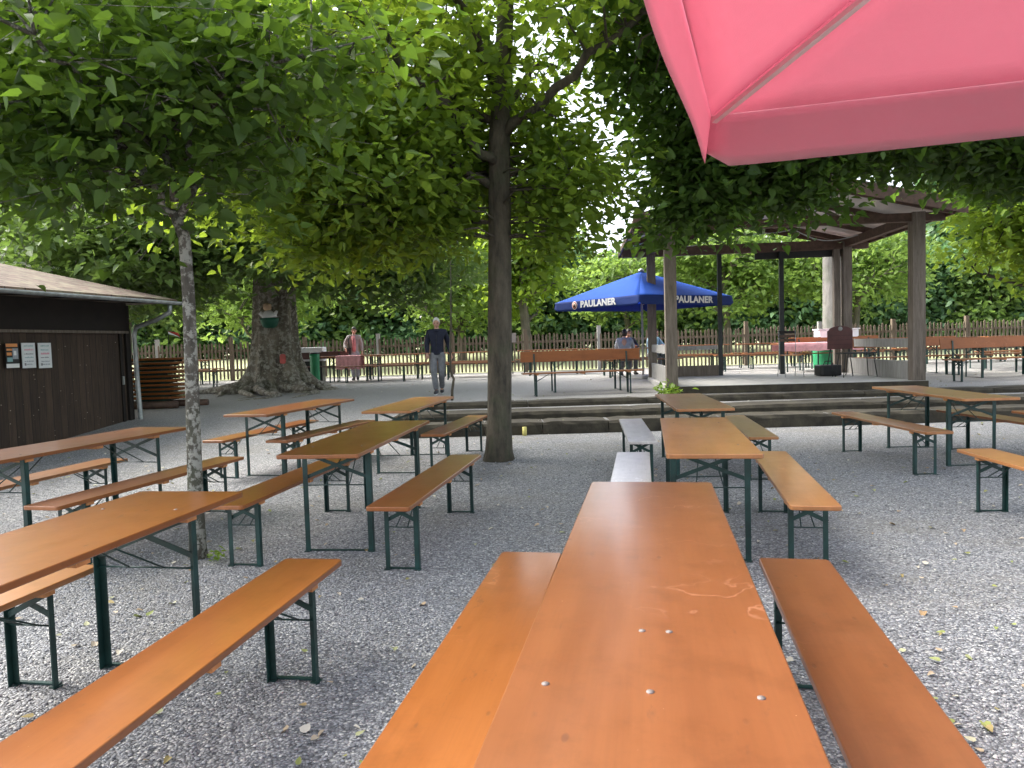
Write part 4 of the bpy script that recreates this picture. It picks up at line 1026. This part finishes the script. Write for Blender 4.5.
PANG = -.33; PCX = .725 - (-1.57 * math.cos(PANG) - 1.57 * math.sin(PANG)); PCY = 2.72 - (-1.57 * math.sin(PANG) + 1.57 * math.cos(PANG))
par, _, _, _ = parasol('parasol', (PCX, PCY), PANG, 1.55, 2.09, 2.27, 2.85, M['pinkpar'], M['pinkpar'], 'large faded pink parasol overhead in the upper right corner, its underside showing')
# blue parasol
bc = (3.41, 19.3); hf = 2.243 / math.sqrt(2); angb = math.atan2(-2.2, -.44) - math.atan2(-1, -1)
pb, cs, zs_, zh_ = parasol('parasol', bc, angb, hf, 2.30, 2.52, 3.24, M['bluepar'], M['blueval'], 'blue parasol with white lettering left of and behind the pavilion', text=True)
def text_mesh(txt, size, mat, parent, M4, name='lettering'):
    cu = bpy.data.curves.new('t', 'FONT'); cu.body = txt; cu.size = size; cu.align_x = 'CENTER'; cu.align_y = 'CENTER'; cu.extrude = .002; cu.offset = size * .042; cu.space_character = 1.05
    to = bpy.data.objects.new('t', cu); COL.objects.link(to); dg = bpy.context.evaluated_depsgraph_get()
    me = bpy.data.meshes.new_from_object(to.evaluated_get(dg)); bpy.data.objects.remove(to)
    me.materials.clear(); me.materials.append(mat); o = bpy.data.objects.new(name, me); link(o, parent); o.matrix_local = M4; return o
for side in (0, 3):   # faces meeting at the near corner c[0]
    if side == 0: p, q = Vector((*cs[0], 0)), Vector((*cs[1], 0))
    else: p, q = Vector((*cs[3], 0)), Vector((*cs[0], 0))
    d = (q - p).normalized(); nn = Vector((d.y, -d.x, 0)); zc = (zs_ + zh_) / 2
    M4 = Matrix(((d.x, 0, nn.x, 0), (d.y, 0, nn.y, 0), (0, 1, 0, 0), (0, 0, 0, 1)))
    cen = p.lerp(q, .55) + nn * .045; mm = M4.copy(); mm.translation = Vector((cen.x, cen.y, zc + .005))
    text_mesh('PAULANER', .23, M['txtwhite'], pb, mm @ Matrix.Diagonal((1.12, .95, 1, 1)))
    ec = p.lerp(q, .27) + nn * .042
    for rr, m, o2 in ((.105, M['txtwhite'], 0), (.088, M['red'], .004), (.062, plain('emblem_cream', (.75, .62, .5), .7), .008)):
        b = MB().tube([ec + nn * o2 + Vector((0, 0, zc)), ec + nn * (o2 + .003) + Vector((0, 0, zc))], rr, 20); b.build('emblem', m, pb)
    b = MB().tube([ec + nn * .012 + Vector((0, 0, zc - .045)), ec + nn * .012 + Vector((0, 0, zc + .0)), ec + nn * .012 + Vector((0, 0, zc + .035))], [.04, .026, .018], 8); b.build('emblem', M['brownwood'], pb)

# ------------------------------------------------------------------ people
def skin_mesh(name, verts, edges, radii, mat, parent, sub=2, root_i=0, extra=None):
    me = bpy.data.meshes.new('tmp'); me.from_pydata(verts, edges, []); o = bpy.data.objects.new('tmp', me); COL.objects.link(o)
    m = o.modifiers.new('s', 'SKIN'); m.use_smooth_shade = True
    if not me.skin_vertices: me.attributes  # layer is created with the modifier
    for i, r in enumerate(radii):
        s = me.skin_vertices[0].data[i]; s.radius = (r, r) if not isinstance(r, tuple) else r; s.use_root = (i == root_i)
    o.modifiers.new('u', 'SUBSURF').levels = sub; o.modifiers['u'].render_levels = sub
    dg = bpy.context.evaluated_depsgraph_get(); dg.update()
    nm = bpy.data.meshes.new_from_object(o.evaluated_get(dg)); bpy.data.objects.remove(o)
    for p in nm.polygons: p.use_smooth = True
    if extra:   # join extra MB shapes into the same mesh
        bm = bmesh.new(); bm.from_mesh(nm)
        for e in extra:
            t = bpy.data.meshes.new('x'); t.from_pydata(e.v, [], e.f); bm.from_mesh(t)
        bm.to_mesh(nm); bm.free()
        for p in nm.polygons: p.use_smooth = True
    nm.materials.clear(); nm.materials.append(mat); nm.name = name
    o = bpy.data.objects.new(name, nm); link(o, parent); return o
def ell(c, r, n=12, m=10, nose=0, face=Vector((0, -1, 0))):
    b = MB(); vs = []
    for j in range(m + 1):
        th = PI * j / m
        for k in range(n):
            a = 2 * PI * k / n; d = Vector((math.sin(th) * math.cos(a), math.sin(th) * math.sin(a), math.cos(th)))
            p = Vector((d.x * r[0], d.y * r[1], d.z * r[2]))
            if d.z < 0: p.x *= 1 + .22 * d.z; p.y *= 1 + .1 * d.z
            vs.append(Vector(c) + p)
    fs = [(j * n + k, (j + 1) * n + k, (j + 1) * n + (k + 1) % n, j * n + (k + 1) % n) for j in range(m) for k in range(n)]
    return b.add(vs, fs, True)
def person(loc, rz, label, J, top, legs, hair, scale=1, shoes=True, hairlen=0, extras=None, glasses=False):
    """J: joints dict in metres for a 1.75 m body facing -Y"""
    r = empty('person', loc, rz, label, 'person'); r.scale = (scale,) * 3
    V3 = Vector; hd = V3(J['head'])
    names = ['pelvis', 'waist', 'chest', 'neck', 'nb', 'lsh', 'lel', 'lwr', 'rsh', 'rel', 'rwr', 'lhip', 'lkn', 'lan', 'lto', 'rhip', 'rkn', 'ran', 'rto']
    P3 = {k: V3(v) for k, v in J.items() if isinstance(v, tuple)}
    P3['nb'] = P3['neck'] + (hd - P3['neck']) * .55
    vs = [P3[n] for n in names]; ix = {n: i for i, n in enumerate(names)}
    rad = dict(pelvis=.125, waist=.115, chest=.13, neck=.062, nb=.052, lsh=.062, lel=.04, lwr=.026, rsh=.062, rel=.04, rwr=.026, lhip=.088, lkn=.055, lan=.038, lto=.03, rhip=.088, rkn=.055, ran=.038, rto=.03)
    E_ = [('pelvis', 'waist'), ('waist', 'chest'), ('chest', 'neck'), ('neck', 'nb'), ('chest', 'lsh'), ('lsh', 'lel'), ('lel', 'lwr'), ('chest', 'rsh'), ('rsh', 'rel'), ('rel', 'rwr'), ('pelvis', 'lhip'), ('lhip', 'lkn'), ('lkn', 'lan'), ('lan', 'lto'), ('pelvis', 'rhip'), ('rhip', 'rkn'), ('rkn', 'ran'), ('ran', 'rto')]
    ex = [ell(hd, (.074, .094, .118), 14, 12)]
    fd = V3((J.get('fx', 0), -1, J.get('fz', -.1))).normalized(); sd = fd.cross(V3((0, 0, 1))).normalized(); up = sd.cross(fd)
    ex.append(MB().tube([hd + fd * .085 + up * .02, hd + fd * .112 - up * .022, hd + fd * .085 - up * .032], [.009, .017, .01], 6))
    for s in (-1, 1): ex.append(ell(hd + sd * s * .074 - fd * .0 - up * .01, (.014, .022, .032), 8, 6))
    ex.append(MB().tube([hd + fd * .088 - up * .058 - sd * .022, hd + fd * .094 - up * .056, hd + fd * .088 - up * .058 + sd * .022], [.004, .008, .004], 6))
    for w_, e_ in (('lwr', 'lel'), ('rwr', 'rel')):   # hands with five fingers
        w = P3[w_]; d = (w - P3[e_]).normalized(); px_ = V3((0, 1, 0)).cross(d).normalized() if abs(d.y) < .9 else V3((1, 0, 0)); fy = d.cross(px_)
        ex.append(MB().tube([w - d * .02, w + d * .03, w + d * .075, w + d * .095], [.025, .033, .036, .028], 8))
        for f in range(4):
            o = fy * (-.027 + .018 * f); L = (.066, .075, .07, .055)[f]
            ex.append(MB().tube([w + d * .085 + o, w + d * (.085 + L * .5) + o + px_ * .006, w + d * (.085 + L) + o * .9 + px_ * .022], [.0095, .009, .006], 6))
        ex.append(MB().tube([w + d * .03 - fy * .028, w + d * .065 - fy * .055, w + d * .10 - fy * .056 + px_ * .01], [.013, .011, .008], 6))
    skin_mesh('body', vs, [(ix[a], ix[b]) for a, b in E_], [rad[n] * .92 for n in names], M['skin'], r, 2, 0, ex)
    # clothes
    P3['hem'] = P3['pelvis'] + (P3['pelvis'] - P3['waist']) * .35; P3['belt'] = P3['pelvis'].lerp(P3['waist'], .5); E_ += [('hem', 'pelvis'), ('belt', 'pelvis')]
    tn = ['hem', 'pelvis', 'waist', 'chest', 'neck', 'lsh', 'lel', 'lwr', 'rsh', 'rel', 'rwr']; ti = {n: i for i, n in enumerate(tn)}
    tr = dict(hem=(.158, .13), pelvis=(.162, .135), waist=(.148, .12), chest=(.165, .125), neck=.072, lsh=.082, lel=.06, lwr=.046, rsh=.082, rel=.06, rwr=.046)
    P4 = dict(P3); P4['lwr'] = P3['lwr'].lerp(P3['lel'], .08); P4['rwr'] = P3['rwr'].lerp(P3['rel'], .08)
    skin_mesh('jacket', [P4[n] for n in tn], [(ti[a], ti[b]) for a, b in E_ if a in ti and b in ti], [tr[n] for n in tn], top, r)
    ln = ['belt', 'pelvis', 'lhip', 'lkn', 'lan', 'rhip', 'rkn', 'ran']; li = {n: i for i, n in enumerate(ln)}
    lr = dict(belt=.128, pelvis=.135, lhip=.108, lkn=.078, lan=.068, rhip=.108, rkn=.078, ran=.068)
    skin_mesh('trousers', [P3[n] for n in ln], [(li[a], li[b]) for a, b in E_ if a in li and b in li], [lr[n] for n in ln], legs, r)
    if shoes:
        for a, t in (('lan', 'lto'), ('ran', 'rto')):
            d = (P3[t] - P3[a]); d.z = 0; d.normalize(); A_ = P3[a]; A_ = V3((A_.x, A_.y, P3[t].z))
            MB().tube([A_ - d * .06, A_ - d * .02 + V3((0, 0, .025)), A_ + d * .06 + V3((0, 0, .012)), A_ + d * .14, A_ + d * .19 - V3((0, 0, .008))], [.035, .052, .048, .042, .02], 10).build('shoe', M['shoe'], r)
            MB().tube([A_ - d * .07 - V3((0, 0, .03)), A_ + d * .05 - V3((0, 0, .03)), A_ + d * .18 - V3((0, 0, .028))], [.03, .04, .03], 8).build('sole', M['sole'], r)
    # hair: cap following the skull, open at the face
    hb = MB(); vs = []; n = 18; m = 8
    for j in range(m + 1):
        th = (PI * .60) * j / m
        for k in range(n):
            a = 2 * PI * k / n; dv = V3((math.cos(a), math.sin(a), 0)); fr = dv.dot(V3((fd.x, fd.y, 0)).normalized())
            tt = th * (1 - .42 * max(0, fr)) * (1 + hairlen * max(0, -fr + .3))
            q = V3((math.sin(tt) * math.cos(a) * .082, math.sin(tt) * math.sin(a) * .104, math.cos(tt) * .126 + .004)); vs.append(hd + q * (1 + random.uniform(-.015, .02)))
    hb.add(vs, [(j * n + k, (j + 1) * n + k, (j + 1) * n + (k + 1) % n, j * n + (k + 1) % n) for j in range(m) for k in range(n)], True)
    o = hb.build('hair', hair, r); md = o.modifiers.new('t', 'SOLIDIFY'); md.thickness = .012
    for s in (-1, 1): 
        MB().tube([hd + fd * .083 + sd * s * .03 + up * .012, hd + fd * .093 + sd * s * .03 + up * .012], [.012, .006], 8).build('eye', M['shoe'], r)
    if extras: extras(r, P3)
    return r
stand = dict(pelvis=(0, 0, .93), waist=(0, .01, 1.10), chest=(0, .02, 1.33), neck=(0, .02, 1.50), head=(0, -.015, 1.635), fz=-.25,
             lsh=(.185, .02, 1.42), lel=(.25, .05, 1.14), lwr=(.285, -.03, .90), rsh=(-.185, .02, 1.42), rel=(-.235, .05, 1.14), rwr=(-.235, -.04, .90),
             lhip=(.095, 0, .86), lkn=(.09, -.06, .48), lan=(.075, .05, .09), lto=(.085, -.10, .045), rhip=(-.095, 0, .86), rkn=(-.08, -.01, .48), ran=(-.045, .02, .09), rto=(-.06, -.14, .045))
walk = dict(stand); walk.update(lkn=(.085, -.05, .47), lan=(.06, .20, .12), lto=(.07, .05, .05), rkn=(-.08, -.13, .49), ran=(-.04, -.13, .09), rto=(-.05, -.28, .045), lwr=(.30, .02, .90), lel=(.25, .09, 1.15), rel=(-.235, -.0, 1.14), rwr=(-.22, -.13, .92))
def man_x(r, P):
    MB().tube([(0, -.10, 1.36), (0, -.105, 1.2), (0, -.11, .98)], .005, 6).build('zip', M['shoe'], r)
    MB().tube([(-.055, -.03, 1.475), (-.03, -.07, 1.45), (.03, -.07, 1.45), (.055, -.03, 1.475), (.045, .05, 1.5), (-.045, .05, 1.5), (-.055, -.03, 1.475)], .016, 8).build('collar', M['navy'], r)
mz = gh(-1.62, 16.4)
person((-1.62, 16.4, mz), .0, 'white haired man in a navy zip jacket and grey trousers walking above the steps', walk, M['navy'], M['greytr'], M['hairw'], .96, extras=man_x)
w = dict(stand); w.update(rel=(-.30, -.02, 1.17), rwr=(-.24, -.20, 1.04), lel=(.24, .03, 1.15), lwr=(.26, -.06, .93), head=(.02, -.01, 1.635))
def wom_x(r, P):
    MB().tube([(0, -.11, 1.45), (.02, -.135, 1.30), (.03, -.14, 1.1), (.02, -.135, .95)], [.05, .065, .065, .05], 8).build('scarf', M['pinkshirt'], r)
    MB().tube([(-.06, -.02, 1.47), (-.03, -.07, 1.44), (.04, -.07, 1.44), (.065, -.01, 1.47), (.0, .06, 1.5), (-.06, -.02, 1.47)], .025, 8).build('collar', M['pinkshirt'], r)
    MB().tube([(-.12, -.03, 1.49), (-.15, -.13, 1.35), (-.15, -.12, 1.15), (-.14, -.02, 1.0)], .018, 6).build('bag_strap', M['shoe'], r)
    o = MB().plank(.24, .10, .22, .22, .04, .02).build('shoulder_bag', M['shoe'], r); o.location = (-.2, -.12, .86)
w['lto'] = (.09, -.06, .045)
person((-4.78, 22.75, gh(-4.8, 22.75)), .05, 'dark haired woman in a beige jacket with a pink scarf behind the pink cloth', w, M['beige'], M['ltgrey'], M['hairb'], .93, hairlen=.35, extras=wom_x)
sit = dict(pelvis=(0, 0, .55), waist=(0, -.02, .72), chest=(0, -.08, .94), neck=(0, -.12, 1.10), head=(0, -.17, 1.23), fz=-.3,
           lsh=(.18, -.09, 1.03), lel=(.24, -.26, .82), lwr=(.12, -.46, .84), rsh=(-.18, -.09, 1.03), rel=(-.24, -.26, .82), rwr=(-.1, -.46, .85),
           lhip=(.1, -.04, .54), lkn=(.11, -.44, .52), lan=(.11, -.40, .09), lto=(.11, -.55, .045), rhip=(-.1, -.04, .54), rkn=(-.11, -.44, .52), ran=(-.11, -.40, .09), rto=(-.11, -.55, .045))
g2 = gh(3.4, 20)
person((3.02, 19.86, g2), PI - .2, 'dark haired person in a light grey top, seated under the blue parasol', sit, M['ltgrey'], M['greytr'], M['hairb'], .95, hairlen=.3)
person((3.28, 21.15, g2), .2, 'dark clothed person seated across from the grey top under the parasol', sit, M['navy'], M['greytr'], M['hairb'], .96, hairlen=.2)
person((3.98, 21.1, g2), .6, 'person in a light blue top, seated under the blue parasol', sit, M['ltblue'], M['greytr'], M['hairb'], .95, hairlen=.1)

# ------------------------------------------------------------------ small ground cover
def weed(x, y, s, n, label):
    g0 = gh(x, y); r = empty('weed', (x, y, g0), 0, label, 'weed')
    q = RNG.normal(size=(n, 3)) * np.array([s * .4, s * .4, s * .3]); q[:, 2] = np.abs(q[:, 2]) + .02
    leaves_obj('leaves', leaf_arrays(q, s * .35 * (.6 + .7 * RNG.random(n)), q * 4, .7, -.2), M['weed'], r)
weed(3.0, 14.35, .28, 90, 'leafy green weed at the foot of the front left pavilion post')
weed(-2.12, 5.22, .10, 26, 'tiny green weed at the foot of the lichen-patched trunk')
n = 1150
y_ = 1.5 + 22 * RNG.random(n) ** 1.3; x_ = (RNG.random(n) * 2 - 1) * (.75 * y_)
k = ~((y_ > 14.3) & (x_ > 3) & (x_ < 8) & (y_ < 19)); y_, x_ = y_[k], x_[k]
z_ = np.array([gh(a, b) for a, b in zip(x_, y_)]) + .012
lt = leaf_arrays(np.stack([x_, y_, z_], 1), (.022 + .03 * RNG.random(len(x_))), RNG.normal(size=(len(x_), 3)) * np.array([1, 1, .05]), .12, 0)
o = leaves_obj('fallen_leaves', lt, M['litter'], None); tag(o, 'small pale and brown fallen leaves and petals strewn over the gravel', 'leaf litter', kind='stuff')

# ------------------------------------------------------------------ light, sky, camera
w = bpy.data.worlds.new('World'); sc.world = w; w.use_nodes = True; nt = w.node_tree; nt.nodes.clear()
sky = nt.nodes.new('ShaderNodeTexSky'); sky.sky_type = 'NISHITA'; sky.sun_disc = False
EL, AZ = math.radians(48), math.radians(-68)     # azimuth measured from +Y toward +X: sun stands behind the wood beyond the fence
sky.sun_elevation = EL; sky.sun_rotation = AZ; sky.air_density = 1.0; sky.dust_density = 4.0; sky.ozone_density = 1.0
bg_ = nt.nodes.new('ShaderNodeBackground'); bg_.inputs[1].default_value = .15; ow = nt.nodes.new('ShaderNodeOutputWorld')
hsv = nt.nodes.new('ShaderNodeHueSaturation'); hsv.inputs['Saturation'].default_value = .42; nt.links.new(sky.outputs[0], hsv.inputs['Color']); nt.links.new(hsv.outputs[0], bg_.inputs[0]); nt.links.new(bg_.outputs[0], ow.inputs[0])
sl = bpy.data.lights.new('sun', 'SUN'); sl.energy = 1.5; sl.angle = math.radians(40); sl.color = (1, .95, .86)
so = bpy.data.objects.new('sun', sl); COL.objects.link(so)
sd_ = Vector((math.sin(AZ) * math.cos(EL), math.cos(AZ) * math.cos(EL), math.sin(EL)))
so.rotation_euler = (-sd_).to_track_quat('-Z', 'Y').to_euler(); so.location = sd_ * 50

cam = bpy.data.cameras.new('camera'); co = bpy.data.objects.new('camera', cam); COL.objects.link(co); sc.camera = co
cam.sensor_width = 36; cam.lens = 36 * 745 / 1024; cam.clip_end = 1000; cam.clip_start = .05
TH = .03; PT = math.atan(40 / 745)
f_ = Vector((0, math.cos(PT), -math.sin(PT))); r0 = Vector((1, 0, 0)); u0 = Vector((0, math.sin(PT), math.cos(PT)))
rt = r0 * math.cos(TH) - u0 * math.sin(TH); up_ = r0 * math.sin(TH) + u0 * math.cos(TH)
co.matrix_world = Matrix(((rt.x, up_.x, -f_.x, 0), (rt.y, up_.y, -f_.y, 0), (rt.z, up_.z, -f_.z, 1.48), (0, 0, 0, 1)))
sc.view_settings.view_transform = 'Standard'; sc.view_settings.look = 'None'; sc.view_settings.exposure = 2.12; sc.view_settings.gamma = 1
sc.render.resolution_x = 1024; sc.render.resolution_y = 768
sc.render.engine = 'CYCLES'
sc.cycles.max_bounces = 5; sc.cycles.transmission_bounces = 3; sc.cycles.diffuse_bounces = 3; sc.cycles.glossy_bounces = 2
